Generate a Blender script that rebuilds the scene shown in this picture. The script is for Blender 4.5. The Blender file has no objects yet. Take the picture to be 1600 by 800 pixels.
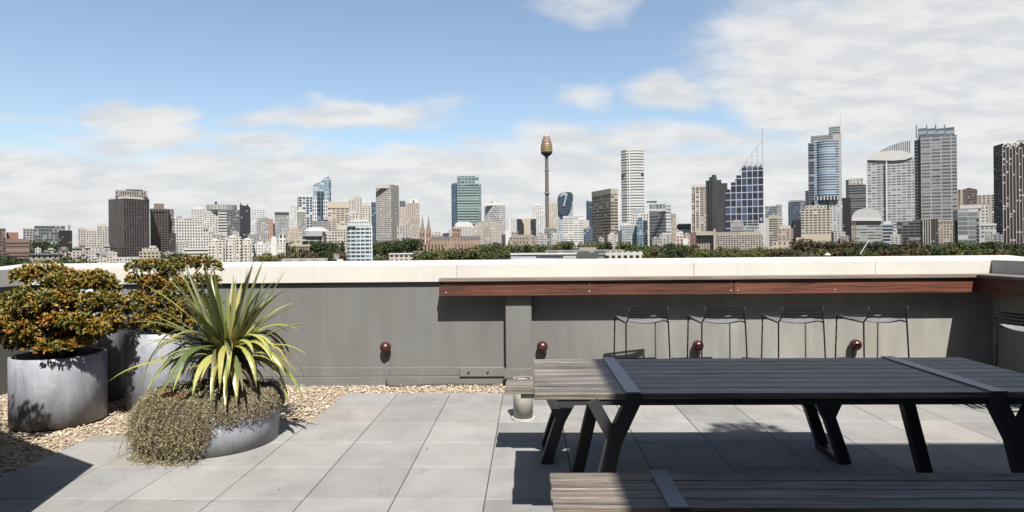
import bpy, bmesh, math, random
from mathutils import Vector, Matrix
random.seed(7)
SC = bpy.context.scene
COL = SC.collection
R = math.radians

# ------------------------------------------------------------------ camera
F_PX = 980.0
H = 1.385
YAW = math.atan(26 / 980.0)
ROLL = 0.0095
Fw = Vector((-math.sin(YAW), math.cos(YAW), 0))
R0 = Vector((math.cos(YAW), math.sin(YAW), 0))
U0 = Vector((0, 0, 1))
Rt = R0 * math.cos(ROLL) - U0 * math.sin(ROLL)
Up = U0 * math.cos(ROLL) + R0 * math.sin(ROLL)
HORY = 384.5
cam_d = bpy.data.cameras.new('camera')
cam = bpy.data.objects.new('camera', cam_d)
COL.objects.link(cam)
M3 = Matrix((Rt, Up, -Fw)).transposed()
cam.matrix_world = Matrix.Translation((0, 0, H)) @ M3.to_4x4()
cam_d.sensor_width = 36.0
cam_d.lens = 36.0 * F_PX / 1600.0
cam_d.shift_y = -(400 - HORY) / 1600.0
cam_d.clip_start = 0.05
cam_d.clip_end = 60000
SC.camera = cam

def at(px, py, Y):
    """photo pixel -> world point on the plane y = Y"""
    d = Fw * F_PX + Rt * (px - 800) + Up * (HORY - py)
    return Vector((0, 0, H)) + d * (Y / d.y)

# ------------------------------------------------------------------ light
SUN_DIR = Vector((-0.172, 0.75, -1.0)).normalized()       # direction the light travels
SUN_EL = math.asin(-SUN_DIR.z)
SUN_AZ = math.atan2(-SUN_DIR.x, -SUN_DIR.y)
sd = bpy.data.lights.new('sun', 'SUN')
sd.energy = 5.0
sd.angle = R(0.53)
sd.color = (1.0, 0.95, 0.88)
so = bpy.data.objects.new('sun', sd)
COL.objects.link(so)
so.rotation_euler = SUN_DIR.to_track_quat('-Z', 'Y').to_euler()
so.location = (0, -20, 40)
SC.view_settings.view_transform = 'Standard'
SC.view_settings.look = 'None'
SC.view_settings.gamma = 1.0
SC.view_settings.exposure = 1.42
SC.view_settings.use_curve_mapping = False

# ---- node helpers
class NT:
    def __init__(self, tree):
        self.t = tree
    def n(self, typ, **kw):
        nd = self.t.nodes.new(typ)
        for k, v in kw.items():
            setattr(nd, k, v)
        return nd
    def set(self, sock, v):
        if isinstance(v, bpy.types.NodeSocket):
            self.t.links.new(v, sock)
        elif isinstance(v, (tuple, list)) and len(v) == 3 and len(sock.default_value) == 4:
            sock.default_value = (*v, 1)
        else:
            sock.default_value = v
    def math(self, op, a, b=None, c=None, clamp=False):
        nd = self.n('ShaderNodeMath', operation=op, use_clamp=clamp)
        self.set(nd.inputs[0], a)
        if b is not None: self.set(nd.inputs[1], b)
        if c is not None: self.set(nd.inputs[2], c)
        return nd.outputs[0]
    def vmath(self, op, a, b=None):
        nd = self.n('ShaderNodeVectorMath', operation=op)
        self.set(nd.inputs[0], a)
        if b is not None: self.set(nd.inputs[1], b)
        return nd.outputs['Value'] if op in ('LENGTH', 'DOT_PRODUCT', 'DISTANCE') else nd.outputs[0]
    def maprange(self, v, a, b, c=0.0, d=1.0, smooth=False):
        nd = self.n('ShaderNodeMapRange')
        nd.interpolation_type = 'SMOOTHSTEP' if smooth else 'LINEAR'
        nd.clamp = True
        self.set(nd.inputs['Value'], v)
        for k, x in zip(('From Min', 'From Max', 'To Min', 'To Max'), (a, b, c, d)):
            self.set(nd.inputs[k], x)
        return nd.outputs['Result']
    def mix(self, f, a, b, blend='MIX'):
        nd = self.n('ShaderNodeMix', data_type='RGBA', blend_type=blend)
        self.set(nd.inputs[0], f); self.set(nd.inputs[6], a); self.set(nd.inputs[7], b)
        return nd.outputs[2]
    def noise(self, vec, scale, detail=4, rough=0.55, dist=0.0, dims='3D'):
        nd = self.n('ShaderNodeTexNoise', noise_dimensions=dims)
        if vec is not None: self.set(nd.inputs['Vector'], vec)
        self.set(nd.inputs['Scale'], scale); self.set(nd.inputs['Detail'], detail)
        self.set(nd.inputs['Roughness'], rough); self.set(nd.inputs['Distortion'], dist)
        return nd.outputs['Fac']
    def mapping(self, vec, scale=(1, 1, 1), loc=(0, 0, 0)):
        nd = self.n('ShaderNodeMapping')
        self.set(nd.inputs['Vector'], vec)
        nd.inputs['Scale'].default_value = scale
        nd.inputs['Location'].default_value = loc
        return nd.outputs[0]
    def bump(self, h, strength=0.3, dist=0.01):
        nd = self.n('ShaderNodeBump')
        self.set(nd.inputs['Height'], h); nd.inputs['Strength'].default_value = strength
        nd.inputs['Distance'].default_value = dist
        return nd.outputs[0]

# ---- world: Nishita sky with a procedural cloud layer at infinity
W = bpy.data.worlds.new('World')
SC.world = W
W.use_nodes = True
W.node_tree.nodes.clear()
w = NT(W.node_tree)
sky = w.n('ShaderNodeTexSky', sky_type='NISHITA')
sky.sun_disc = False
sky.sun_elevation = SUN_EL
sky.sun_rotation = SUN_AZ
sky.air_density = 1.0
sky.dust_density = 1.2
sky.ozone_density = 1.6
sky.altitude = 30
tc = w.n('ShaderNodeTexCoord')
sep = w.n('ShaderNodeSeparateXYZ')
w.t.links.new(tc.outputs['Generated'], sep.inputs[0])
dx, dy, dz = sep.outputs
ysafe = w.math('MAXIMUM', w.math('ABSOLUTE', dy), 0.15)
s_ = w.math('DIVIDE', dx, ysafe)
t_ = w.math('DIVIDE', dz, ysafe)
comb = w.n('ShaderNodeCombineXYZ')
w.set(comb.inputs[0], s_); w.set(comb.inputs[1], t_)
w.set(comb.inputs[2], w.math('MULTIPLY', w.math('LESS_THAN', dy, 0.0), 3.7))
ST = comb.outputs[0]
def cloud_blob(px, py, rx, ry, amp=1.0):
    c = at(px, py, 1.0) - Vector((0, 0, H))
    sc = (980 / rx, 980 / ry, 0)
    v = w.vmath('MULTIPLY', w.vmath('SUBTRACT', STW, (c.x, c.z, 0)), sc)
    l = w.vmath('LENGTH', v)
    return w.maprange(l, 0.0, 1.7, amp, 0.0, smooth=True)
wn_ = w.n('ShaderNodeTexNoise'); w.set(wn_.inputs['Vector'], w.mapping(ST, (1, 1.8, 1))); wn_.inputs['Scale'].default_value = 5.0; wn_.inputs['Detail'].default_value = 4
STW = w.vmath('ADD', ST, w.vmath('MULTIPLY', w.vmath('SUBTRACT', wn_.outputs['Color'], (.5, .5, .5)), (.34, .10, 0)))
cov = None
for c in [(220, 180, 140, 32, .95), (30, 186, 80, 20, .5), (550, 178, 160, 36, 1.05), (470, 160, 60, 26, .6), (905, 145, 70, 36, .8),
          (1060, 140, 130, 46, .85), (925, 10, 130, 36, .65), (1110, 55, 150, 40, .5), (1480, 100, 340, 160, 1.4), (1300, 140, 230, 75, 1.1), (1180, 150, 120, 40, .7), (1400, 40, 230, 70, .8),
          (1600, 200, 300, 190, 1.1), (220, 222, 200, 36, .8), (450, 232, 130, 32, .75), (590, 246, 90, 22, .75), (1050, 214, 330, 40, .9), (780, 226, 170, 28, .65)]:
    bl = cloud_blob(*c)
    cov = bl if cov is None else w.math('MAXIMUM', cov, bl)
band = w.maprange(t_, 0.11, 0.215, 0.98, 0.0, smooth=True)
cov = w.math('MAXIMUM', cov, band)
cov = w.math('MULTIPLY', cov, w.math('GREATER_THAN', dy, 0.0))
vst = w.mapping(ST, (1.0, 2.1, 1.0))
n1 = w.noise(vst, 3.8, 9, 0.57, 0.1)
n2 = w.noise(w.mapping(ST, (1.0, 3.6, 1.0), (3, 1, 0)), 8.5, 7, 0.6, 0.15)
dens = w.math('ADD', cov, w.math('MULTIPLY', w.math('SUBTRACT', n1, 0.5), 1.15))
cloud = w.maprange(dens, 0.30, 0.80, 0.0, 0.95, smooth=True)
puff = w.noise(w.mapping(ST, (1.0, 3.0, 1.0), (7, 2, 0)), 15.0, 5, 0.6, 0.1)
shade = w.maprange(w.math('ADD', w.math('MULTIPLY', n2, .8), w.math('MULTIPLY', puff, .2)), 0.38, 0.62, 0.0, 1.0, smooth=True)
ccol = w.mix(shade, (4.65, 4.78, 4.95), (5.75, 5.72, 5.65))
skycol = w.mix(1.0, sky.outputs[0], (1.19, 1.16, 1.10), 'MULTIPLY')
skycol = w.mix(.05, skycol, (4.6, 4.8, 5.0))
wcol = w.mix(cloud, skycol, ccol)
bg = w.n('ShaderNodeBackground')
w.set(bg.inputs[0], wcol)
bg.inputs[1].default_value = 0.056
wo = w.n('ShaderNodeOutputWorld')
w.t.links.new(bg.outputs[0], wo.inputs[0])

# ------------------------------------------------------------------ materials
MATS = {}
G = 0.52         # common reflectance level of the painted, timber and masonry surfaces
def new_mat(name):
    m = bpy.data.materials.new(name)
    m.use_nodes = True
    m.node_tree.nodes.clear()
    k = NT(m.node_tree)
    out = k.n('ShaderNodeOutputMaterial')
    b = k.n('ShaderNodeBsdfPrincipled')
    k.t.links.new(b.outputs[0], out.inputs[0])
    return m, k, b

def mat_plain(name, col, rough=0.6, metal=0.0, var=0.12, scale=8.0, bump=0.0, spec=0.5, stretch=(1, 1, 1)):
    if name in MATS: return MATS[name]
    m, k, b = new_mat(name)
    tcn = k.n('ShaderNodeTexCoord').outputs['Object']
    v = k.mapping(tcn, stretch)
    n = k.noise(v, scale, 6, 0.6)
    f = k.maprange(n, 0.25, 0.75, 1 - var, 1 + var)
    cm = k.n('ShaderNodeCombineColor')
    for i in range(3): k.set(cm.inputs[i], k.math('MULTIPLY', f, col[i] * G))
    k.set(b.inputs['Base Color'], cm.outputs[0])
    b.inputs['Roughness'].default_value = rough
    b.inputs['Metallic'].default_value = metal
    b.inputs['Specular IOR Level'].default_value = spec
    if bump: k.set(b.inputs['Normal'], k.bump(n, bump, 0.005))
    MATS[name] = m
    return m

def mat_attr(name, rough=0.6, gain=1.0, spec=0.4, trans=0.0, noise=0.0, nscale=20, bump=0.0):
    """colour carried per face in the attribute 'col'"""
    if name in MATS: return MATS[name]
    m, k, b = new_mat(name)
    a = k.n('ShaderNodeAttribute', attribute_name='col').outputs['Color']
    a = k.mix(1.0, a, (gain, gain, gain), 'MULTIPLY')
    if noise:
        tcn = k.n('ShaderNodeTexCoord').outputs['Object']
        nn = k.noise(tcn, nscale, 5, 0.6)
        f = k.maprange(nn, 0.25, 0.75, 1 - noise, 1 + noise)
        a = k.mix(1.0, a, f, 'MULTIPLY')
        if bump: k.set(b.inputs['Normal'], k.bump(nn, bump, 0.004))
    k.set(b.inputs['Base Color'], a)
    b.inputs['Roughness'].default_value = rough
    b.inputs['Specular IOR Level'].default_value = spec
    if trans:
        tr = k.n('ShaderNodeBsdfTranslucent'); k.set(tr.inputs[0], a)
        mx = k.n('ShaderNodeMixShader'); mx.inputs[0].default_value = trans
        k.t.links.new(b.outputs[0], mx.inputs[1]); k.t.links.new(tr.outputs[0], mx.inputs[2])
        out = [n for n in k.t.nodes if n.type == 'OUTPUT_MATERIAL'][0]
        k.t.links.new(mx.outputs[0], out.inputs[0])
    MATS[name] = m
    return m

def mat_wood(name, dark, light, rough=0.7, axis=0, spec=0.3, streak=1.0):
    if name in MATS: return MATS[name]
    dark, light = tuple(q * G for q in dark), tuple(q * G for q in light)
    m, k, b = new_mat(name)
    tcn = k.n('ShaderNodeTexCoord').outputs['Object']
    rnd = k.n('ShaderNodeAttribute', attribute_name='col').outputs['Color']
    sp = k.n('ShaderNodeSeparateColor'); k.set(sp.inputs[0], rnd)
    off = k.n('ShaderNodeCombineXYZ')
    for i in range(3): k.set(off.inputs[i], k.math('MULTIPLY', sp.outputs[0], 37.0 + 11 * i))
    v0 = k.vmath('ADD', tcn, off.outputs[0])
    s1 = [45, 45, 45]; s1[axis] = 1.6
    s2 = [170, 170, 170]; s2[axis] = 5
    g1 = k.noise(k.mapping(v0, s1), 1.0, 6, 0.65, 0.6)
    g2 = k.noise(k.mapping(v0, s2), 1.0, 4, 0.6, 0.3)
    g3 = k.noise(v0, 2.2, 4, 0.6)
    f = k.math('ADD', k.math('MULTIPLY', g1, 0.55), k.math('ADD', k.math('MULTIPLY', g2, 0.25), k.math('MULTIPLY', g3, 0.2)))
    f = k.maprange(f, 0.38, 0.63, 0, 1)
    c = k.mix(f, dark, light)
    crack = k.maprange(g1, 0.30, 0.40, 0.35, 1.0)
    c = k.mix(1.0, c, crack, 'MULTIPLY')
    tone = k.maprange(sp.outputs[1], 0, 1, 0.62, 1.32)
    c = k.mix(1.0, c, tone, 'MULTIPLY')
    k.set(b.inputs['Base Color'], c)
    b.inputs['Roughness'].default_value = rough
    b.inputs['Specular IOR Level'].default_value = spec
    k.set(b.inputs['Normal'], k.bump(f, 0.5, 0.004))
    MATS[name] = m
    return m

def facade(wall, glass, bw=3.0, fh=3.0, wf=.6, hf=.6, blind=.16, blindcol=None, grough=.12, wrough=.7, offu=0.0, offv=0.0, wmetal=0.0, gspec=.4):
    """window grid material; bw/fh = bay and storey size in UV units"""
    key = ('f', wall, glass, bw, fh, wf, hf, blind, blindcol, grough, wrough, offu, offv, wmetal, gspec)
    if key in MATS: return MATS[key]
    lum = sum(wall) / 3
    wall = tuple((.72 * q + .28 * lum) * .40 for q in wall); glass = tuple(q * .27 for q in glass)
    if blindcol: blindcol = tuple(q * .39 for q in blindcol)
    m, k, b = new_mat('facade_%d' % len(MATS))
    uv = k.n('ShaderNodeUVMap'); uv.uv_map = 'uv'
    sp = k.n('ShaderNodeSeparateXYZ'); k.set(sp.inputs[0], uv.outputs[0])
    u = k.math('ADD', k.math('DIVIDE', sp.outputs[0], bw), offu)
    v = k.math('ADD', k.math('DIVIDE', sp.outputs[1], fh), offv)
    fu, fv = k.math('FRACT', u), k.math('FRACT', v)
    mu = k.math('LESS_THAN', k.math('ABSOLUTE', k.math('SUBTRACT', fu, 0.5)), wf / 2)
    mv = k.math('LESS_THAN', k.math('ABSOLUTE', k.math('SUBTRACT', fv, 0.5)), hf / 2)
    mask = k.math('MULTIPLY', mu, mv)
    cell = k.n('ShaderNodeCombineXYZ')
    k.set(cell.inputs[0], k.math('FLOOR', u)); k.set(cell.inputs[1], k.math('FLOOR', v))
    wn = k.n('ShaderNodeTexWhiteNoise', noise_dimensions='2D'); k.set(wn.inputs['Vector'], cell.outputs[0])
    rv = wn.outputs['Value']
    bc = blindcol or tuple(min(1, .5 * (g + w_) + .08) for g, w_ in zip(glass, wall))
    g = k.mix(k.math('GREATER_THAN', rv, 1 - blind), glass, bc)
    g = k.mix(1.0, g, k.maprange(k.math('FRACT', k.math('MULTIPLY', rv, 7.31)), 0, 1, .7, 1.25), 'MULTIPLY')
    tcn = k.n('ShaderNodeTexCoord').outputs['Object']
    nz = k.noise(k.mapping(tcn, (.05, .05, .02)), 1.0, 5, .6)
    wl = k.mix(1.0, wall, k.maprange(nz, .3, .7, .9, 1.08), 'MULTIPLY')
    k.set(b.inputs['Base Color'], k.mix(mask, wl, g))
    k.set(b.inputs['Roughness'], k.maprange(mask, 0, 1, wrough, grough))
    k.set(b.inputs['Specular IOR Level'], k.maprange(mask, 0, 1, .3, gspec))
    b.inputs['Metallic'].default_value = wmetal
    MATS[key] = m
    return m

# ------------------------------------------------------------------ mesh builder
class MB:
    def __init__(self):
        self.v, self.f, self.mi, self.uv, self.col = [], [], [], [], []
        self.c = (1, 1, 1)
    def face(self, pts, mat=0, uv=None):
        i = len(self.v)
        self.v.extend([tuple(p) for p in pts])
        self.f.append(tuple(range(i, i + len(pts))))
        self.mi.append(mat); self.uv.append(uv); self.col.append(self.c)
    def raw(self, verts, faces, mat=0):
        i = len(self.v)
        self.v.extend([tuple(p) for p in verts])
        for f in faces:
            self.f.append(tuple(i + j for j in f)); self.mi.append(mat); self.uv.append(None); self.col.append(self.c)
    def box(self, x0, x1, y0, y1, z0, z1, mat=0):
        V = [(x0, y0, z0), (x1, y0, z0), (x1, y1, z0), (x0, y1, z0), (x0, y0, z1), (x1, y0, z1), (x1, y1, z1), (x0, y1, z1)]
        self.raw(V, [(0, 3, 2, 1), (4, 5, 6, 7), (0, 1, 5, 4), (1, 2, 6, 5), (2, 3, 7, 6), (3, 0, 4, 7)], mat)
    def prism(self, pts, z0, z1, side=0, top=1, us=1.0, bottom=False, z1f=None):
        """pts counter-clockwise plan; side UVs run along the perimeter in units*us"""
        n = len(pts); u = 0.0
        zt = [z1 if z1f is None else z1f(p) for p in pts]
        for i in range(n):
            a, b_ = pts[i], pts[(i + 1) % n]
            L = math.hypot(b_[0] - a[0], b_[1] - a[1]) * us
            self.face([(a[0], a[1], z0), (b_[0], b_[1], z0), (b_[0], b_[1], zt[(i + 1) % n]), (a[0], a[1], zt[i])], side,
                      [(u, z0 * us), (u + L, z0 * us), (u + L, zt[(i + 1) % n] * us), (u, zt[i] * us)])
            u += L
        self.face([(p[0], p[1], zt[i]) for i, p in enumerate(pts)], top, [(0.01, 0.01)] * n)
        if bottom: self.face([(p[0], p[1], z0) for p in reversed(pts)], top, [(0.01, 0.01)] * n)
    def lathe(self, prof, n=24, cx=0, cy=0, mat=0, us=None, arc=(0, 2 * math.pi)):
        """prof: list of (r, z)"""
        full = abs(arc[1] - arc[0] - 2 * math.pi) < 1e-6
        N = n if full else n + 1
        base = len(self.v)
        for r, z in prof:
            for j in range(N):
                a = arc[0] + (arc[1] - arc[0]) * j / n
                self.v.append((cx + r * math.cos(a), cy + r * math.sin(a), z))
        for i in range(len(prof) - 1):
            for j in range(n):
                j2 = (j + 1) % N
                self.f.append((base + i * N + j, base + i * N + j2, base + (i + 1) * N + j2, base + (i + 1) * N + j))
                self.mi.append(mat); self.col.append(self.c)
                if us:
                    r = max(prof[i][0], prof[i + 1][0])
                    u0, u1 = j * 2 * math.pi * r / n * us, (j + 1) * 2 * math.pi * r / n * us
                    self.uv.append([(u0, prof[i][1] * us), (u1, prof[i][1] * us), (u1, prof[i + 1][1] * us), (u0, prof[i + 1][1] * us)])
                else: self.uv.append(None)
    def tube(self, path, r, n=8, mat=0, caps=True):
        P = [Vector(p) for p in path]
        m = len(P)
        rr = r if isinstance(r, (list, tuple)) else [r] * m
        base = len(self.v); prev = None
        for i in range(m):
            t = (P[min(i + 1, m - 1)] - P[max(i - 1, 0)]).normalized()
            if prev is None:
                a = Vector((0, 0, 1)) if abs(t.z) < .9 else Vector((1, 0, 0))
                nx = t.cross(a).normalized()
            else:
                nx = (prev - t * prev.dot(t)).normalized()
            prev = nx
            ny = t.cross(nx)
            for j in range(n):
                a = 2 * math.pi * j / n
                self.v.append(tuple(P[i] + (nx * math.cos(a) + ny * math.sin(a)) * rr[i]))
        for i in range(m - 1):
            for j in range(n):
                k2 = (j + 1) % n
                self.f.append((base + i * n + j, base + i * n + k2, base + (i + 1) * n + k2, base + (i + 1) * n + j))
                self.mi.append(mat); self.uv.append(None); self.col.append(self.c)
        if caps:
            for fc in (tuple(base + j for j in reversed(range(n))), tuple(base + (m - 1) * n + j for j in range(n))):
                self.f.append(fc); self.mi.append(mat); self.uv.append(None); self.col.append(self.c)
    def bar(self, path, w_, d, axis=Vector((0, 1, 0)), mat=0):
        """rectangular bar along a polyline lying in the plane normal to axis; w_ in-plane, d along axis"""
        P = [Vector(p) for p in path]; m = len(P)
        base = len(self.v)
        for i in range(m):
            if i == 0: t = (P[1] - P[0]).normalized(); s = 1
            elif i == m - 1: t = (P[-1] - P[-2]).normalized(); s = 1
            else:
                t1 = (P[i] - P[i - 1]).normalized(); t2 = (P[i + 1] - P[i]).normalized()
                t = (t1 + t2).normalized(); s = 1 / max(.4, t.dot(t1))
            nx = t.cross(axis).normalized() * (w_ / 2 * s)
            ny = axis * (d / 2)
            for q in (-nx - ny, nx - ny, nx + ny, -nx + ny): self.v.append(tuple(P[i] + q))
        for i in range(m - 1):
            for j in range(4):
                k2 = (j + 1) % 4
                self.f.append((base + i * 4 + j, base + i * 4 + k2, base + (i + 1) * 4 + k2, base + (i + 1) * 4 + j))
                self.mi.append(mat); self.uv.append(None); self.col.append(self.c)
        for fc in ((base + 3, base + 2, base + 1, base), tuple(base + (m - 1) * 4 + j for j in range(4))):
            self.f.append(fc); self.mi.append(mat); self.uv.append(None); self.col.append(self.c)
    def sphere(self, c, r, n=16, m=10, mat=0, sc=(1, 1, 1)):
        base = len(self.v)
        for i in range(m + 1):
            th = math.pi * i / m
            for j in range(n):
                a = 2 * math.pi * j / n
                self.v.append((c[0] + r * sc[0] * math.sin(th) * math.cos(a), c[1] + r * sc[1] * math.sin(th) * math.sin(a), c[2] + r * sc[2] * math.cos(th)))
        for i in range(m):
            for j in range(n):
                k2 = (j + 1) % n
                self.f.append((base + i * n + j, base + (i + 1) * n + j, base + (i + 1) * n + k2, base + i * n + k2))
                self.mi.append(mat); self.uv.append(None); self.col.append(self.c)
    def build(self, name, mats, parent=None, smooth=False, bevel=0.0, fix=True, loc=None):
        me = bpy.data.meshes.new(name)
        me.from_pydata(self.v, [], self.f)
        if not isinstance(mats, (list, tuple)): mats = [mats]
        for m in mats: me.materials.append(m)
        me.polygons.foreach_set('material_index', [min(i, len(mats) - 1) for i in self.mi])
        if any(u is not None for u in self.uv):
            l = me.uv_layers.new(name='uv')
            flat = []
            for f, u in zip(self.f, self.uv):
                for q in (u if u is not None else [(0.0, 0.0)] * len(f)): flat.extend(q)
            l.data.foreach_set('uv', flat)
        a = me.attributes.new('col', 'FLOAT_COLOR', 'FACE')
        cf = []
        for c in self.col: cf.extend((c[0], c[1], c[2], 1.0))
        a.data.foreach_set('color', cf)
        if fix:
            bm = bmesh.new(); bm.from_mesh(me)
            bmesh.ops.recalc_face_normals(bm, faces=bm.faces)
            bm.to_mesh(me); bm.free()
        if smooth:
            me.polygons.foreach_set('use_smooth', [True] * len(me.polygons))
        o = bpy.data.objects.new(name, me)
        COL.objects.link(o)
        if parent: o.parent = parent
        if loc: o.location = loc
        if bevel:
            md = o.modifiers.new('bevel', 'BEVEL'); md.width = bevel; md.segments = 2; md.limit_method = 'ANGLE'
        return o

def tag(o, label, cat, group=None, kind=None):
    o['label'] = label; o['category'] = cat
    if group: o['group'] = group
    if kind: o['kind'] = kind
    return o
def thing(name, label, cat, loc=(0, 0, 0), rz=0.0, group=None):
    o = bpy.data.objects.new(name, None)
    o.empty_display_size = .2
    COL.objects.link(o)
    o.location = loc; o.rotation_euler = (0, 0, rz)
    return tag(o, label, cat, group)
def struct(o, kind='structure', label=None):
    o['kind'] = kind
    if label: o['label'] = label
    return o
def copy_tree(o, parent=None):
    c = o.copy(); COL.objects.link(c)
    if parent: c.parent = parent
    for ch in list(o.children): copy_tree(ch, c)
    return c

# ------------------------------------------------------------------ ground and terrace
GZ = -22.0
mb = MB()
mb.face([(-9000, -3000, GZ), (9000, -3000, GZ), (9000, 30000, GZ), (-9000, 30000, GZ)])
struct(mb.build('ground', mat_plain('ground_mat', (.09, .10, .075), .9, var=.5, scale=.01)))

WALL_Y = 6.293
WX0, WX1 = -5.12, 4.555          # inner faces of the side parapets
mb = MB(); mb.box(WX0 - .6, WX1 + .6, -9, WALL_Y + .45, GZ, -.045)
struct(mb.build('building_block', mat_plain('render_wall', (.4, .38, .34), .8)))
mb = MB(); mb.box(WX0 - .1, WX1 + .1, -8.9, WALL_Y + .1, -.042, -.03)
struct(mb.build('roof_deck', mat_plain('membrane', (.12, .115, .10), .9)))

def mat_paver():
    m, k, b = new_mat('paver')
    tcn = k.n('ShaderNodeTexCoord').outputs['Object']
    a = k.n('ShaderNodeAttribute', attribute_name='col').outputs['Color']
    n1 = k.noise(tcn, 2.6, 6, .62, .3)
    n2 = k.noise(tcn, 60, 4, .7)
    n3 = k.noise(k.mapping(tcn, (7, 2.2, 1)), 1.0, 6, .7, 1.2)
    n4 = k.noise(tcn, 300, 2, .5)
    f = k.math('MULTIPLY', k.maprange(n1, .3, .7, .82, 1.10), k.maprange(n2, .3, .7, .93, 1.06))
    f = k.math('MULTIPLY', f, k.maprange(n4, .3, .7, .93, 1.06))
    st = k.maprange(n3, .58, .74, 1.0, .74)
    f = k.math('MULTIPLY', f, st)
    vor = k.n('ShaderNodeTexVoronoi', feature='F1'); k.set(vor.inputs['Vector'], tcn); vor.inputs['Scale'].default_value = 5.5
    spot = k.maprange(vor.outputs['Distance'], .03, .06, .62, 1.0)
    f = k.math('MULTIPLY', f, k.math('MAXIMUM', spot, k.maprange(n1, .48, .55, 0, 1)))
    k.set(b.inputs['Base Color'], k.mix(1.0, a, f, 'MULTIPLY'))
    b.inputs['Roughness'].default_value = .75
    b.inputs['Specular IOR Level'].default_value = .3
    k.set(b.inputs['Normal'], k.bump(k.math('ADD', n2, n4), .15, .002))
    return m
PW = .5
mb = MB(); rp = random.Random(3)
for i in range(-8, 10):
    for j in range(-14, 6):
        x0 = -.252 + PW * i; x1 = x0 + PW
        y0 = 3.43 + PW * j; y1 = y0 + PW
        if x1 > WX1: x1 = WX1 - .01
        if x0 > WX1 - .1: continue
        if y1 > 5.95: continue
        if x0 < WX0 or y0 < -3.6: continue
        if x0 < -1.76 and y0 > 4.9: continue
        if x0 < -1.76 and y0 > 4.4: y1 = 4.93 if x0 > -2.3 else 4.61
        if x0 < -3.27 and y0 > 2.5: continue
        t = rp.random(); base = .170 + .045 * (rp.random() - .5)
        if t < .15: c = (base * 1.04, base * .985, base * .90)
        elif t < .5: c = (base * 1.0, base * .978, base * .94)
        else: c = (base * .89, base * .88, base * .862)
        mb.c = c
        g = .0025; hz = .0012 * (rp.random() - .5)
        e = .0025
        V = [(x0 + g, y0 + g, -.03), (x1 - g, y0 + g, -.03), (x1 - g, y1 - g, -.03), (x0 + g, y1 - g, -.03),
             (x0 + g, y0 + g, hz - e), (x1 - g, y0 + g, hz - e), (x1 - g, y1 - g, hz - e), (x0 + g, y1 - g, hz - e),
             (x0 + g + e, y0 + g + e, hz), (x1 - g - e, y0 + g + e, hz), (x1 - g - e, y1 - g - e, hz), (x0 + g + e, y1 - g - e, hz)]
        mb.raw(V, [(0, 1, 5, 4), (1, 2, 6, 5), (2, 3, 7, 6), (3, 0, 4, 7), (4, 5, 9, 8), (5, 6, 10, 9), (6, 7, 11, 10), (7, 4, 8, 11), (8, 9, 10, 11)])
struct(mb.build('paving', mat_paver()))

# gravel: loose pebbles along the wall and round the planters
PLANTERS = [(-3.84, 5.02, .33, .545), (-3.264, 5.563, .33, .662), (-4.147, 5.763, .33, 1.003), (-2.28, 4.495, .43, .265)]
mb = MB(); rg = random.Random(5)
ico = [(0, 0, 1), (.894, 0, .447), (.276, .851, .447), (-.724, .526, .447), (-.724, -.526, .447), (.276, -.851, .447),
       (.724, .526, -.447), (-.276, .851, -.447), (-.894, 0, -.447), (-.276, -.851, -.447), (.724, -.526, -.447), (0, 0, -1)]
icf = [(0, 1, 2), (0, 2, 3), (0, 3, 4), (0, 4, 5), (0, 5, 1), (1, 6, 2), (2, 7, 3), (3, 8, 4), (4, 9, 5), (5, 10, 1),
       (6, 7, 2), (7, 8, 3), (8, 9, 4), (9, 10, 5), (10, 6, 1), (11, 7, 6), (11, 8, 7), (11, 9, 8), (11, 10, 9), (11, 6, 10)]
PEB = [(.52, .43, .31), (.60, .52, .40), (.42, .34, .25), (.36, .27, .19), (.66, .60, .50), (.47, .38, .30), (.30, .24, .19), (.55, .45, .30)]
def in_gravel(x, y):
    if not (WX0 < x < WX1 - .05 and 2.6 < y < WALL_Y - .03): return False
    for cx, cy, r, h in PLANTERS:
        if math.hypot(x - cx, y - cy) < r + .005: return False
    if y > 5.93: return True
    if x < -1.752 and y > 4.93: return True
    if x < -2.252 and y > 4.61: return True
    return x < -3.252
def pebble(x, y, z, s):
    c = rg.choice(PEB); q = .8 + .4 * rg.random()
    mb.c = (c[0] * q, c[1] * q, c[2] * q)
    M = Matrix.Rotation(rg.uniform(0, 6.28), 3, 'Z') @ Matrix.Rotation(rg.gauss(0, .35), 3, 'X')
    sx, sy, sz = s * rg.uniform(.9, 1.5), s * rg.uniform(.7, 1.0), s * rg.uniform(.4, .65)
    mb.raw([Vector((x, y, z)) + M @ Vector((a * sx * rg.uniform(.85, 1.1), b_ * sy * rg.uniform(.85, 1.1), c_ * sz)) for a, b_, c_ in ico], icf)
cnt = 0
while cnt < 11500:
    x, y = rg.uniform(-5.1, -1.6), rg.uniform(2.8, 6.27)
    if rg.random() < .16: x, y = rg.uniform(-1.75, 2.2), rg.uniform(5.9, 6.27)
    if in_gravel(x, y):
        pebble(x, y, rg.uniform(-.012, .006), rg.uniform(.0075, .0135)); cnt += 1
for _ in range(26):
    x = rg.uniform(-3.2, -1.2); y = rg.uniform(4.3, 5.95)
    if not in_gravel(x, y) and not any(math.hypot(x - p[0], y - p[1]) < p[2] + .02 for p in PLANTERS): 
        if rg.random() < .5 and (abs(x + 1.75) < .12 or abs(y - 5.93) < .08 or abs(y - 4.61) < .1): pebble(x, y, .007, .011)
go = mb.build('gravel', mat_attr('pebble', .8, gain=.52, noise=.12, nscale=90), smooth=False, fix=False)
go['kind'] = 'stuff'; go['label'] = 'cream and brown pebbles along the wall and around the planters'; go['category'] = 'gravel'
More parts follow.
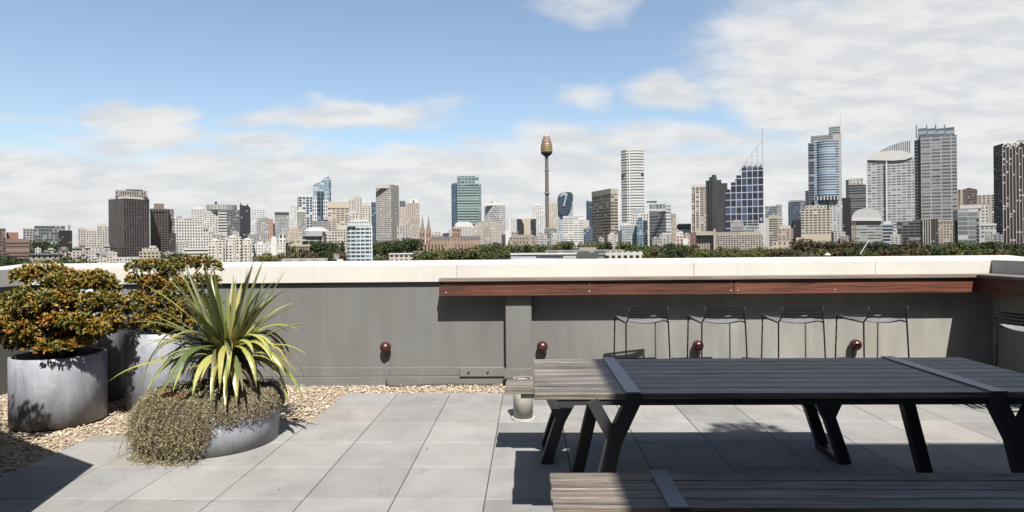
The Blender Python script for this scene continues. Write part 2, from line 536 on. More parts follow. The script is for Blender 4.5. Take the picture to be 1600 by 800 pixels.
mb = MB(); mb.box(WX0 + .01, -1.76, 2.55, WALL_Y - .02, -.029, -.012); mb.box(-1.755, WX1 - .01, 5.935, WALL_Y - .02, -.029, -.012)
struct(mb.build('gravel_bed', mat_plain('gravel_base', (.33, .26, .18), .9, var=.4, scale=60)))

mb = MB(); rl = random.Random(15)
for i in range(70):
    x, y = (rl.uniform(-3, 4.3), rl.uniform(2.9, 5.9)) if rl.random() < .6 else (rl.uniform(-2.2, 4.4), rl.uniform(5.4, 5.92))
    if in_gravel(x, y) or any(math.hypot(x - p[0], y - p[1]) < p[2] + .03 for p in PLANTERS): continue
    a = rl.uniform(0, 6.28); L = rl.uniform(.008, .026); d = Vector((math.cos(a), math.sin(a), rl.uniform(0, .3))); s_2 = Vector((-d.y, d.x, rl.uniform(-.2, .4))) * L * .3
    p = Vector((x, y, .003)); mb.c = rl.choice([(.12, .08, .04), (.2, .13, .06), (.07, .05, .03), (.25, .19, .1)])
    mb.raw([p, p + d * L * .5 + s_2, p + d * L, p + d * L * .5 - s_2 + Vector((0, 0, .004))], [(0, 1, 2, 3)])
lt = mb.build('leaf_litter', mat_attr('dry_leaf', .8), fix=False)
lt['kind'] = 'stuff'; lt['label'] = 'few dry leaves and bits of grit scattered on the paving'; lt['category'] = 'leaf litter'

# ------------------------------------------------------------------ parapets
def mat_wall():
    m, k, b = new_mat('parapet_paint')
    tcn = k.n('ShaderNodeTexCoord').outputs['Object']
    n1 = k.noise(k.mapping(tcn, (5, 5, .35)), 1.0, 5, .6, .2)
    n2 = k.noise(k.mapping(tcn, (3.2, 3.2, 1.2)), 1.0, 5, .6)
    n3 = k.noise(tcn, 45, 4, .6)
    drip = k.noise(k.mapping(tcn, (17, 17, .22)), 1.0, 3, .5)
    f = k.math('MULTIPLY', k.maprange(n1, .3, .7, .90, 1.08), k.maprange(n2, .3, .7, .88, 1.12))
    f = k.math('MULTIPLY', f, k.maprange(n3, .3, .7, .96, 1.04))
    f = k.math('MULTIPLY', f, k.maprange(drip, .62, .74, 1.0, 1.14))
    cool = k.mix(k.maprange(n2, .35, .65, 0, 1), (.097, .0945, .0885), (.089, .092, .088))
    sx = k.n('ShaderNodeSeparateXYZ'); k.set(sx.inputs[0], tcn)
    pale_mix = k.math('ADD', k.maprange(sx.outputs[0], .03, 3.4, -.1, 1.0), k.math('MULTIPLY', k.math('SUBTRACT', n2, .5), .5))
    pale_mix = k.math('MULTIPLY', k.maprange(pale_mix, 0, 1, 0, .85), k.math('GREATER_THAN', sx.outputs[0], .023))
    pale = k.mix(pale_mix, k.mix(1.0, cool, f, 'MULTIPLY'), k.mix(1.0, (.188, .183, .167), f, 'MULTIPLY'))   # paint tone rises towards the right on the bar side
    k.set(b.inputs['Base Color'], pale)
    b.inputs['Roughness'].default_value = .55
    b.inputs['Specular IOR Level'].default_value = .35
    k.set(b.inputs['Normal'], k.bump(k.math('ADD', n3, k.math('MULTIPLY', n1, .6)), .12, .004))
    return m
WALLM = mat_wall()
def mat_coping():
    m, k, b = new_mat('white_coping_paint')
    tcn = k.n('ShaderNodeTexCoord').outputs['Object']
    n1 = k.noise(tcn, 2.2, 6, .65, .4); n2 = k.noise(k.mapping(tcn, (24, 24, 1.5)), 1.0, 5, .6)
    n3 = k.noise(tcn, 30, 4, .7)
    f = k.math('MULTIPLY', k.maprange(n1, .3, .7, .9, 1.05), k.maprange(n2, .55, .75, 1.0, .90))
    f = k.math('MULTIPLY', f, k.maprange(n3, .66, .74, 1.0, .88))
    k.set(b.inputs['Base Color'], k.mix(1.0, (.335, .324, .294), f, 'MULTIPLY'))
    b.inputs['Roughness'].default_value = .6
    k.set(b.inputs['Normal'], k.bump(n1, .2, .01))
    return m
WHITE = mat_coping()
CAPF, CAPB = 6.25, 6.78
CZ0, CZ1, CZ2 = 1.034, 1.206, 1.24
pw = thing('parapet_wall', 'long grey painted parapet wall with white coping facing the city skyline', 'parapet wall', (0, 0, 0))
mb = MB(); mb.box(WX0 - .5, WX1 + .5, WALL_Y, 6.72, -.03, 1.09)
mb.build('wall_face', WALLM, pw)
def coping(pts, name, parent):
    mb_ = MB()
    mb_.raw(*pts); return mb_.build(name, WHITE, parent, bevel=.004)
def cap_x(x0, x1):
    V = []
    for x in (x0, x1):
        V += [(x, CAPF, CZ0), (x, CAPF, CZ1), (x, CAPB, CZ2), (x, CAPB, CZ0)]
    return V, [(0, 1, 2, 3), (7, 6, 5, 4), (0, 4, 5, 1), (1, 5, 6, 2), (2, 6, 7, 3), (3, 7, 4, 0)]
cj = [WX0 - .45, -3.1, -.72, 1.63, 3.4, WX1 + .52]
for xa, xb in zip(cj[:-1], cj[1:]): coping(cap_x(xa + .0008, xb - .0008), 'coping', pw)
# skirting: thin painted flashing in two lifts
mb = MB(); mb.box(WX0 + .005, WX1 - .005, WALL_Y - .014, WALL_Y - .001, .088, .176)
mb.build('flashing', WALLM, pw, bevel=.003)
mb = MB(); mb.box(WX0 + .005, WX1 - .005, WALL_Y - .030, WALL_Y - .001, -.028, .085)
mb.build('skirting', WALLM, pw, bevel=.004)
mb = MB(); mb.box(-.70, -.235, WALL_Y - .05, WALL_Y - .016, .086, .178)
du = mb.build('cable_duct', WALLM, pw, bevel=.004)
for x in (-.61, -.42):
    mb = MB(); mb.sphere((x, WALL_Y - .052, .13), .013, 10, 6); mb.build('bolt', mat_plain('dark_metal', (.03, .03, .03), .5), du, smooth=True)
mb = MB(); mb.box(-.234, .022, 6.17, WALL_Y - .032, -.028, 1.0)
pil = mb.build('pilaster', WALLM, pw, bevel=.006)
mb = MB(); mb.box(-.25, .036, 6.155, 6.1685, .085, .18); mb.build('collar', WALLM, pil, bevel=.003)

for side, name, lab in ((1, 'parapet_wall', 'grey parapet wall closing the right end of the terrace, white coping above shaded face'),
                        (-1, 'parapet_wall', 'short visible stub of white capped parapet at the left end of the terrace')):
    xi = WX1 if side > 0 else WX0
    r_ = thing(name, lab, 'parapet wall', (0, 0, 0))
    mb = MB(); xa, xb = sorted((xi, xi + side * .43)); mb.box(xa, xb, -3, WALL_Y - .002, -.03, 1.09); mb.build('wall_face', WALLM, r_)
    f = xi - side * .04; bk = xi + side * .49
    V = []
    for y in (-3, CAPF - .003):
        V += [(f, y, CZ0), (f, y, CZ1), (bk, y, CZ2), (bk, y, CZ0)]
    coping((V, [(0, 1, 2, 3), (7, 6, 5, 4), (0, 4, 5, 1), (1, 5, 6, 2), (2, 6, 7, 3), (3, 7, 4, 0)]), 'coping', r_)

# ------------------------------------------------------------------ timber bar along the parapet
JARRAH = mat_wood('red_hardwood', (.045, .016, .010), (.200, .066, .036), .5, 0, .35)
JARRAHY = mat_wood('red_hardwood_return', (.045, .016, .010), (.200, .066, .036), .5, 1, .35)
GREYW = mat_wood('weathered_board', (.12, .095, .08), (.31, .26, .225), .75, 0)
GREYWY = mat_wood('weathered_board_return', (.12, .095, .08), (.31, .26, .225), .75, 1)
BOLT = mat_plain('bolt_steel', (.5, .5, .5), .35, .8)
DARKM = mat_plain('charcoal_paint', (.02, .02, .021), .6)
bar = thing('bar_counter', 'long red hardwood bar counter with weathered top fixed along the city parapet', 'bar counter', (0, 0, 0))
BX0, BXC = -.876, 4.27
mb = MB(); rb = random.Random(2)
mb.c = (.2, .5, 0); mb.box(BX0, 4.385, 6.058, 6.150, 1.045, 1.075)
mb.c = (.7, .7, 0); mb.box(BX0, WX1 - .045, 6.154, 6.246, 1.045, 1.075)
mb.build('counter_top', GREYW, bar, bevel=.003)
mb = MB(); mb.c = (.35, .35, 0); mb.box(BX0, 1.972, 6.088, 6.128, .903, 1.043); mb.build('front_board', JARRAH, bar, bevel=.003)
mb = MB(); mb.c = (.8, .75, 0); mb.box(1.976, BXC, 6.088, 6.128, .903, 1.043); mb.build('front_board', JARRAH, bar, bevel=.003)
mb = MB(); mb.box(BX0 + .02, BXC, 6.13, WALL_Y - .004, 1.0, 1.03); mb.build('underside_board', DARKM, bar)
for x in (-.81, .585, 1.94, 2.01, 2.93):
    for z in (.935, 1.012):
        if x == 2.93 and z > 1: continue
        mb = MB(); mb.sphere((x, 6.087, z), .0085, 10, 6, sc=(1, .5, 1)); mb.build('bolt', BOLT, bar, smooth=True)
bar2 = thing('bar_counter', 'shaded return of the hardwood bar counter running along the right parapet', 'bar counter', (0, 0, 0))
mb = MB(); mb.c = (.4, .4, 0); mb.box(4.24, 4.385, -2, 6.054, 1.045, 1.075); mb.c = (.6, .6, 0); mb.box(4.389, 4.508, -2, 6.15, 1.045, 1.075)
mb.build('counter_top', GREYWY, bar2, bevel=.003)
mb = MB(); mb.c = (.5, .4, 0); mb.box(4.273, 4.31, -2, 6.086, .903, 1.043); mb.build('front_board', JARRAHY, bar2, bevel=.003)
mb = MB(); mb.box(4.312, WX1 - .004, -2, 6.12, 1.0, 1.03); mb.build('underside_board', DARKM, bar2)

# ------------------------------------------------------------------ wall lights
COPPER = mat_plain('dark_red_enamel', (.085, .024, .02), .33, .3, var=.4, scale=30, spec=.5)
CABLE = mat_plain('black_cable', (.015, .015, .015), .5)
for i, (x, lab) in enumerate([(-1.44, 'dark red globe wall light left of the bar, black cable dropping to the gravel'),
                              (.127, 'dark red globe wall light right beside the grey pilaster'),
                              (1.66, 'dark red globe wall light behind the second bar stool from the left'),
                              (3.195, 'dark red globe wall light behind the fourth bar stool, nearest the right corner')]):
    t = thing('wall_light', lab, 'wall light', (x, WALL_Y, .385), 0, 'globe lights low on the parapet wall')
    mb = MB(); mb.sphere((0, -.062, 0), .055, 28, 18); mb.build('globe', COPPER, t, smooth=True)
    mb = MB()
    prof = [(.032, 0), (.032, .02), (.02, .03)]
    n = 18
    for a, b_ in zip(prof[:-1], prof[1:]):
        for j in range(n):
            q = [(r * math.cos(2 * math.pi * jj / n), -y, r * math.sin(2 * math.pi * jj / n)) for (r, y), jj in ((a, j), (a, j + 1), (b_, j + 1), (b_, j))]
            mb.face(q)
    mb.build('wall_mount', DARKM, t, smooth=True)
    mb = MB(); mb.tube([(0, -.006, -.03), (0, -.006, -.20), (0, -.02, -.23), (0, -.036, -.30), (0, -.038, -.36)], .0055, 6)
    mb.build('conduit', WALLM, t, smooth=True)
mb = MB()
pth = [(-1.44, 6.25, .02), (-1.40, 6.20, .006), (-1.30, 6.17, .012), (-1.2, 6.2, .016), (-1.05, 6.235, .014), (-.8, 6.245, .016), (-.55, 6.243, .012), (-.3, 6.235, .012)]
P2 = []
for a, b_ in zip(pth[:-1], pth[1:]):
    for k_ in range(4): P2.append(Vector(a).lerp(Vector(b_), k_ / 4))
mb.tube(P2, .006, 6)
tag(mb.build('power_cable', CABLE, smooth=True), 'thin black cable lying on the gravel strip at the wall foot', 'cable')

# ------------------------------------------------------------------ ash bin
t = thing('ash_bin', 'grey cylindrical steel ash bin standing behind the far bench', 'ash bin', (-.056, 5.02, 0))
mb = MB(); mb.lathe([(.0, .02), (.078, .02), (.078, .315), (.066, .318), (.066, .26), (0, .26)], 32)
m_, k_, b_ = new_mat('spotted_steel')
tcn = k_.n('ShaderNodeTexCoord').outputs['Object']
vo = k_.n('ShaderNodeTexVoronoi'); k_.set(vo.inputs['Vector'], tcn); vo.inputs['Scale'].default_value = 38
sp_ = k_.maprange(vo.outputs['Distance'], .12, .25, 1, 0)
sp_ = k_.math('MULTIPLY', sp_, k_.math('GREATER_THAN', k_.noise(tcn, 16, 2), .52))
k_.set(b_.inputs['Base Color'], k_.mix(sp_, (.22, .215, .19), (.52, .5, .46)))
b_.inputs['Roughness'].default_value = .5
mb.build('body', m_, t, smooth=True)
mb = MB(); mb.lathe([(0, .285), (.064, .285), (.064, .292), (0, .292)], 32); mb.build('sand_tray', DARKM, t, smooth=False)
mb = MB(); mb.lathe([(.062, .3195), (.080, .3195), (.080, .329), (.062, .329), (.062, .3195)], 32); mb.build('rim', mat_plain('pale_steel', (.42, .42, .40), .45, .3), t)
mb = MB(); mb.lathe([(0, .001), (.094, .001), (.094, .018), (0, .018)], 32); mb.build('foot', mat_plain('pale_foot', (.55, .53, .5), .7), t)

# ------------------------------------------------------------------ table and benches
TIMBER = mat_wood('weathered_slats', (.026, .023, .020), (.35, .298, .245), .45, 0, .5)
STEEL = mat_plain('graphite_powder_coat', (.05, .052, .058), .42, .2, var=.1, spec=.5)
STEELB = mat_plain('grey_steel_band', (.29, .295, .31), .4, .3, var=.08, spec=.5)
def trestle(name, label, cat, x0, x1, y0, y1, zt, th, nplank, bands, bw, kink_dx, kink_z, foot_dx, arm_dx, group=None, seed=1):
    cx, cy = (x0 + x1) / 2, (y0 + y1) / 2
    t = thing(name, label, cat, (cx, cy, 0), 0, group)
    L, Wd = (x1 - x0) / 2, (y1 - y0)
    r = random.Random(seed)
    mb = MB(); pwid = Wd / nplank
    for i in range(nplank):
        ya = -Wd / 2 + i * pwid + .004; yb = -Wd / 2 + (i + 1) * pwid - .004
        mb.c = (r.random(), .25 + .5 * r.random(), 0)
        e = r.uniform(-.003, .003)
        mb.box(-L + e, L + e, ya, yb, zt - th, zt + r.uniform(-.0008, .0008))
    mb.build('tabletop' if cat == 'table' else 'seat', TIMBER, t, bevel=.0025)
    mb = MB()                                   # dark sub-frame under the planks
    mb.box(-L + .1, L - .1, -Wd / 2 + .012, -Wd / 2 + .05, zt - th - .028, zt - th - .001)
    mb.box(-L + .1, L - .1, Wd / 2 - .05, Wd / 2 - .012, zt - th - .028, zt - th - .001)
    mb.build('sub_frame', STEEL, t)
    for bx, s in zip(bands, (-1, 1)):
        b = bx - cx
        mb = MB(); mb.box(b - bw / 2, b + bw / 2, -Wd / 2 - .006, Wd / 2 + .006, zt + .0015, zt + .008)
        mb.build('band', STEELB, t, bevel=.0015)
        yl = Wd / 2 - .026
        for sy in (-1, 1):
            yy = sy * yl
            kx = b + s * kink_dx; fx = b + s * foot_dx
            mb = MB()
            yo = sy * (Wd / 2 - .016)
            mb.box(b - bw / 2, b + bw / 2, yo - .02 if sy > 0 else yo - .0225, yo + .0225 if sy > 0 else yo + .02, zt - th - .001, zt + .001) if False else None
            mb.bar([(b, yy, zt + .0005), (b, yy, zt - th - .01), (kx, yy, kink_z), (fx, yy, .03 if True else 0)], bw, .058)
            mb.build('leg', STEEL, t, bevel=.003)
            mb = MB(); mb.bar([(b + s * arm_dx, yy, zt - th - .002), (kx + s * .006, yy, kink_z + .01)], bw * .8, .046)
            mb.build('brace', STEEL, t, bevel=.003)
        mb = MB(); fx = b + s * foot_dx
        mb.box(fx - bw / 2 - .004, fx + bw / 2 + .004, -Wd / 2 - .004, Wd / 2 + .004, .003, .034)
        mb.build('foot_rail', STEEL, t, bevel=.004)
    return t
# the bands wrap over the edges, so the planks stop just short of the leg tubes
trestle('dining_table', 'large weathered timber plank table with steel bands, mostly in shade', 'table', .02, 2.5, 2.84, 3.71, .715, .028, 8, (.465, 2.08), .068, .085, .50, .20, .185, seed=3)
trestle('bench', 'timber plank bench in the foreground, in front of the table', 'bench', .075, 2.465, 2.18, 2.525, .474, .03, 4, (.51, 2.03), .068, .06, .29, .15, .15, 'plank benches at the table', seed=5)
trestle('bench', 'timber plank bench behind the table, its left end sticking out by the ash bin', 'bench', -.159, 2.23, 3.975, 4.308, .474, .03, 4, (.276, 1.795), .068, .085, .285, .17, .16, 'plank benches at the table', seed=9)

# ------------------------------------------------------------------ bar stools
BLACK = mat_plain('black_satin_steel', (.010, .010, .011), .55, .0, var=.1, spec=.25)
def make_stool(label):
    t = thing('bar_stool', label, 'bar stool', (0, 0, 0), 0, 'black wire bar stools at the bar')
    r = .0068
    zs = .705
    mb = MB()                                   # seat: seven flat slats, dished
    for i in range(7):
        y0 = -.20 + i * .058; y1 = y0 + .046
        N = 10
        for ja in range(N):
            xa, xb = -.19 + .38 * ja / N, -.19 + .38 * (ja + 1) / N
            zf = lambda x: zs - .028 * (1 - (x / .19) ** 2) + (.012 * ((i - 3) / 3.0) ** 2)
            za, zb = zf(xa), zf(xb)
            V = [(xa, y0, za - .004), (xb, y0, zb - .004), (xb, y1, zb - .004), (xa, y1, za - .004), (xa, y0, za), (xb, y0, zb), (xb, y1, zb), (xa, y1, za)]
            F_ = [(0, 3, 2, 1), (4, 5, 6, 7), (0, 1, 5, 4), (2, 3, 7, 6)]
            if ja == 0: F_.append((3, 0, 4, 7))
            if ja == N - 1: F_.append((1, 2, 6, 5))
            mb.raw(V, F_)
    mb.build('seat', mat_plain('sheen_seat_steel', (.26, .26, .27), .4, .0, var=.25, scale=25, spec=.6), t, fix=False)  # paler than the black frame: sunlit sheen put into the seat colour
    mb = MB()                                   # back: four curved slats
    for i in range(4):
        z0 = .738 + i * .027
        N = 12
        pts = []
        for j in range(N + 1):
            x = -.168 + .336 * j / N
            yb = -.235 - .028 * (z0 - .73) / .1 - .035 * (1 - (x / .168) ** 2)
            pts.append((x, yb))
        for (xa, ya), (xb, yb2) in zip(pts[:-1], pts[1:]):
            V = [(xa, ya, z0), (xb, yb2, z0), (xb, yb2 + .004, z0), (xa, ya + .004, z0), (xa, ya - .002, z0 + .019), (xb, yb2 - .002, z0 + .019), (xb, yb2 + .002, z0 + .019), (xa, ya + .002, z0 + .019)]
            mb.raw(V, [(0, 3, 2, 1), (4, 5, 6, 7), (0, 1, 5, 4), (2, 3, 7, 6)])
    mb.build('backrest', BLACK, t, fix=False)
    for s in (-1, 1):
        mb = MB(); mb.tube([(s * .195, .205, zs - .004), (s * .205, .24, .02), (s * .205, .236, .0075)], r, 8); mb.build('leg', BLACK, t, smooth=True)
        mb = MB(); mb.tube([(s * .170, -.262, .836), (s * .172, -.235, .74), (s * .19, -.215, zs - .01), (s * .205, -.245, .02), (s * .205, -.241, .0075)], r, 8); mb.build('leg', BLACK, t, smooth=True)
        mb = MB(); mb.tube([(s * .205, -.241, .0085), (s * .205, .236, .0085)], r, 8); mb.build('runner', BLACK, t, smooth=True)
        mb = MB(); mb.tube([(s * .193, -.215, zs - .01), (s * .197, .205, zs - .006)], r, 8); mb.build('side_rail', BLACK, t, smooth=True)
    mb = MB(); mb.tube([(-.197, .207, zs - .008), (.197, .207, zs - .008)], r, 8); mb.build('cross_bar', BLACK, t, smooth=True)
    mb = MB(); mb.tube([(-.20, .222, .30), (.20, .222, .30)], r, 8); mb.build('footrest', BLACK, t, smooth=True)
    return t
ST_ = [(1.025, 5.80, 5, 'black slatted bar stool at the left end of the row under the bar'),
       (1.695, 5.75, 1, 'black slatted bar stool second from the left, one globe light behind its left legs'),
       (2.375, 5.74, -3, 'black slatted bar stool third from the left, plain wall behind its legs'),
       (3.075, 5.74, 3, 'black slatted bar stool at the right end of the sunlit row'),
       (4.0, 4.98, -90, 'black slatted bar stool in the dark corner facing the right parapet')]
st0 = make_stool(ST_[0][3])
for i, (x, y, a, lab) in enumerate(ST_):
    o = st0 if i == 0 else copy_tree(st0)
    o.location = (x, y, 0); o.rotation_euler = (0, 0, R(a)); o['label'] = lab

# ------------------------------------------------------------------ planters
def mat_zinc():
    m, k, b = new_mat('planter_zinc')
    tcn = k.n('ShaderNodeTexCoord').outputs['Object']
    n1 = k.noise(k.mapping(tcn, (5, 5, 2.6)), 1.0, 7, .66, .7)
    n2 = k.noise(k.mapping(tcn, (16, 16, 1.6)), 1.0, 5, .65, .3)
    n3 = k.noise(tcn, 22, 5, .7)
    n5 = k.noise(tcn, 7, 6, .7, 1.0)
    f = k.math('MULTIPLY', k.maprange(n1, .3, .7, .70, 1.24), k.maprange(n2, .3, .7, .78, 1.2))
    spl = k.maprange(n3, .62, .68, 0, .4)
    c = k.mix(1.0, (.225, .238, .268), f, 'MULTIPLY')
    c = k.mix(k.maprange(n5, .50, .60, 0, .32), c, (.36, .37, .40))
    zs = k.n('ShaderNodeSeparateXYZ'); k.set(zs.inputs[0], tcn)
    grime = k.math('MULTIPLY', k.maprange(zs.outputs[2], .0, .10, 1, 0, smooth=True), k.maprange(n3, .35, .6, .15, 1))
    c = k.mix(k.math('MULTIPLY', grime, .7), c, (.17, .14, .10))
    c = k.mix(spl, c, (.46, .47, .49))
    c = k.mix(1.0, c, (.74, .74, .74), 'MULTIPLY')
    k.set(b.inputs['Base Color'], c)
    b.inputs['Roughness'].default_value = .48
    b.inputs['Metallic'].default_value = .05
    k.set(b.inputs['Normal'], k.bump(n1, .15, .006))
    return m
ZINC = mat_zinc()
SOIL = mat_plain('soil', (.035, .026, .018), .95, var=.4, scale=40, bump=.8)
PL = ['round grey zinc planter at front left holding the widest orange shrub',
      'round grey zinc planter between the front left one and the sword leaved plant',
      'tall narrow zinc planter in shadow at the wall, behind the front left planter',
      'low wide grey zinc planter half hidden by trailing foliage']
for (cx, cy, r, h), lab in zip(PLANTERS, PL):
    t = thing('planter', lab, 'planter', (cx, cy, 0), 0, 'zinc planters on the gravel')
    mb = MB(); mb.lathe([(r - .012, .0), (r, .004), (r, h - .004), (r - .004, h), (r - .02, h), (r - .024, h - .004), (r - .024, h - .14)], 72)
    mb.build('shell', ZINC, t, smooth=True)
    mb = MB(); n = 40
    mb.lathe([(0, h - .05), (r * .5, h - .052), (r - .026, h - .06)], n); mb.build('soil', SOIL, t)

# ------------------------------------------------------------------ plants
LEAFM = mat_attr('succulent_leaf', .45, gain=.46, spec=.45, trans=.12)
STEMM = mat_plain('woody_stem', (.10, .075, .055), .85, var=.3, scale=40)
def leaf(mb, p, d, n, L, Wd, c0, c1, fold=.25):
    """small folded leaf: base half c0, tip half c1"""
    s = d.cross(n)
    if s.length < 1e-4: s = d.cross(Vector((.3, .2, .9)))
    s.normalize(); n2 = s.cross(d)
    m = p + d * (L * .55) + n2 * (L * .05)
    a, b_ = m + s * Wd * .5 + n2 * Wd * fold, m - s * Wd * .5 + n2 * Wd * fold
    t = p + d * L
    mb.c = c0; mb.raw([p, a, m, b_], [(0, 1, 2), (0, 2, 3)])
    mb.c = c1; mb.raw([a, t, b_, m], [(0, 1, 3), (3, 1, 2)])
def rvec(r):
    while True:
        v = Vector((r.uniform(-1, 1), r.uniform(-1, 1), r.uniform(-1, 1)))
        if .05 < v.length < 1: return v.normalized()
ORG = [((.15, .13, .025), (.52, .27, .03)), ((.17, .15, .03), (.48, .31, .045)), ((.13, .14, .028), (.42, .28, .04)), ((.16, .12, .025), (.50, .215, .026)), ((.11, .13, .028), (.33, .26, .045))]
GRN = [((.085, .115, .026), (.24, .24, .05)), ((.07, .10, .025), (.17, .19, .04)), ((.11, .13, .03), (.34, .26, .045))]
def shrub(label, base, domes, seed, dens=1.0, orange=.75):
    r = random.Random(seed)
    t = thing('succulent_shrub', label, 'shrub', base, 0)
    B = Vector(base)
    lf, st = MB(), MB()
    for (c, rad) in domes:
        c = Vector(c) - B
        og = orange + r.uniform(-.25, .2); hue = r.randrange(5)
        mid = Vector((c.x * .35 + r.uniform(-.04, .04), c.y * .35 + r.uniform(-.04, .04), max(.05, c.z * .45)))
        st.tube([(c.x * .12, c.y * .12, -.02), mid, c * .75 + mid * .25 + Vector((r.uniform(-.03, .03), r.uniform(-.03, .03), 0)), c], [.014, .010, .007, .005], 6)
        nros = int(dens * 30.0 * (rad / .05) ** 2)
        for i in range(nros):
            v = rvec(r)
            if v.z < -.35: v.z = -v.z * r.uniform(.3, 1)
            q = rad * (1.0 if r.random() < .72 else r.uniform(.5, .95)) * r.uniform(.88, 1.12)
            p = c + Vector((v.x * q, v.y * q, v.z * q * .86))
            ax = (v + Vector((0, 0, .75)) + rvec(r) * .35).normalized()
            if i % 7 == 0: st.tube([c + (p - c) * .3, p], [.004, .0025], 4, caps=False)
            pal = ORG if r.random() < og else GRN
            c0, c1 = pal[hue % len(pal)] if r.random() < .6 else r.choice(pal)
            for k_ in range(8):
                d = (ax * r.uniform(.55, 1.2) + rvec(r) * .62).normalized()
                g = r.uniform(.75, 1.25)
                leaf(lf, p + rvec(r) * .006, d, ax, r.uniform(.028, .048), r.uniform(.011, .017), tuple(x * g for x in c0), tuple(x * g for x in c1))
    lf.build('foliage', LEAFM, t, fix=False)
    st.build('stems', STEMM, t, smooth=True, fix=False)
    return t
def domes_px(lst, Y, r):
    out = []
    for px, py, rp, dy in lst:
        y = Y + dy
        out.append((at(px, py, y), rp * 1.08 * y / 980))
    return out
D1 = [(42, 436, 19, .05), (66, 436, 21, -.02), (92, 446, 18, -.08), (88, 424, 9, .1), (128, 446, 21, .02), (152, 446, 22, .06), (168, 458, 15, .1), (104, 430, 10, .12),
      (44, 478, 27, -.2), (74, 478, 22, -.22), (22, 470, 15, .0), (94, 470, 16, -.15), (122, 470, 15, -.05), (150, 478, 20, -.1), (178, 478, 18, .0), (190, 490, 12, .08),
      (14, 512, 22, -.22), (36, 520, 16, -.28), (0, 495, 20, -.1), (-14, 520, 16, -.05), (86, 505, 15, -.3), (128, 508, 17, -.25), (148, 516, 15, -.22), (172, 502, 14, -.08), (184, 515, 10, .05),
      (72, 545, 13, -.32), (92, 548, 10, -.3), (60, 510, 14, -.1), (110, 530, 14, -.1), (50, 500, 20, .2), (90, 480, 24, .22), (130, 490, 22, .22), (160, 520, 14, .15), (30, 540, 14, .0), (50, 540, 15, -.2), (118, 540, 14, -.2), (136, 530, 15, -.1), (20, 532, 15, -.12), (100, 522, 18, .05), (70, 525, 18, .1), (128, 515, 18, .15), (44, 528, 14, -.25), (108, 505, 14, -.26)]
shrub('widest orange tipped succulent shrub spilling over the front left zinc planter', (-3.84, 5.02, .5), domes_px(D1, 5.02, 0), 11)
D2 = [(214, 420, 12, -.05), (240, 422, 15, .0), (266, 420, 14, .05), (292, 416, 15, .0), (316, 414, 13, .05), (334, 420, 10, .05), (212, 440, 12, -.1), (240, 446, 16, -.05),
      (212, 470, 13, -.15), (234, 478, 14, -.18), (258, 470, 15, -.2), (282, 452, 17, -.1), (310, 446, 16, -.05), (328, 444, 12, 0), (224, 500, 13, -.2), (250, 502, 13, -.22), (276, 496, 15, -.22),
      (300, 482, 16, -.2), (326, 478, 15, -.1), (310, 506, 13, -.2), (262, 440, 17, .2), (300, 470, 17, .2), (235, 460, 15, .2), (214, 512, 11, -.2), (240, 514, 12, -.25), (286, 512, 13, -.2), (262, 512, 12, -.25), (216, 488, 12, -.1), (250, 485, 18, .1), (290, 500, 16, .1)]
shrub('orange and green succulent shrub in the planter behind the sword leaved plant', (-3.264, 5.563, .61), domes_px(D2, 5.563, 0), 12, .85, .5)

# sword-leaved plant
SWORD = mat_attr('sword_leaf', .42, gain=.57, spec=.5, trans=.16)
rs = random.Random(21)
yb = Vector((-2.213, 4.54, .53))
t = thing('sword_leaved_plant', 'tall yellow green sword leaved plant with arching blades in the low planter', 'plant', yb)
mb = MB()
def blade(az, el, L, Wd, droop, c, seed):
    r = random.Random(seed)
    d = Vector((math.cos(az) * math.cos(el), math.sin(az) * math.cos(el), math.sin(el)))
    hx = Vector((math.cos(az), math.sin(az), 0))
    p = Vector((hx.x * .03, hx.y * .03, r.uniform(.0, .16)))
    N = 13; side = Vector((-hx.y, hx.x, 0)); prev = None; tw = r.uniform(-.5, .5)
    ds = L / N
    for i in range(N + 1):
        f = i / N
        wdt = Wd * (.75 + .6 * math.sin(math.pi * min(1, f * 1.15) * .62)) * (1 - f ** 3.2) + .0008
        up = side.cross(d).normalized()
        a = tw * f
        sd = side * math.cos(a) + up * math.sin(a)
        uu = sd.cross(d).normalized()
        row = [p + sd * wdt * .5 + uu * wdt * .16, p, p - sd * wdt * .5 + uu * wdt * .16]
        if prev:
            cc = tuple(x * (1.0 + .12 * (f - .5)) for x in c)
            if f > .93 and r.random() < .6: cc = (.20, .13, .06)
            mb.c = cc
            mb.raw([prev[0], prev[1], row[1], row[0]], [(0, 1, 2, 3)])
            mb.c = tuple(x * 1.0 for x in cc)
            mb.raw([prev[1], prev[2], row[2], row[1]], [(0, 1, 2, 3)])
        prev = row
        p = p + d * ds
        g = droop * (f ** 1.2 + .12)
        d = (d + Vector((0, 0, -1)) * g * ds * 3.4 + hx * (.2 * ds if el > 1.2 else 0)).normalized()
LC = [(.14, .165, .05), (.19, .20, .058), (.31, .305, .08), (.11, .135, .045), (.38, .36, .11)]
for i in range(34):       # erect centre
    blade(rs.uniform(0, 6.28), rs.uniform(.98, 1.48), rs.uniform(.5, .80), rs.uniform(.024, .034), rs.uniform(.0, .12), [x * rs.uniform(.85, 1.1) for x in rs.choice(LC[:2] + LC[3:4])], i)
for i in range(34):       # spreading
    blade(rs.uniform(0, 6.28), rs.uniform(.6, 1.1), rs.uniform(.5, .72), rs.uniform(.026, .038), rs.uniform(.3, .9), [x * rs.uniform(.85, 1.15) for x in rs.choice(LC)], 100 + i)
for i in range(58):       # low, arching over
    blade(rs.uniform(0, 6.28), rs.uniform(.15, .75), rs.uniform(.48, .70), rs.uniform(.03, .044), rs.uniform(1.5, 3.2), [x * rs.uniform(.85, 1.15) for x in rs.choice(LC[1:])], 200 + i)
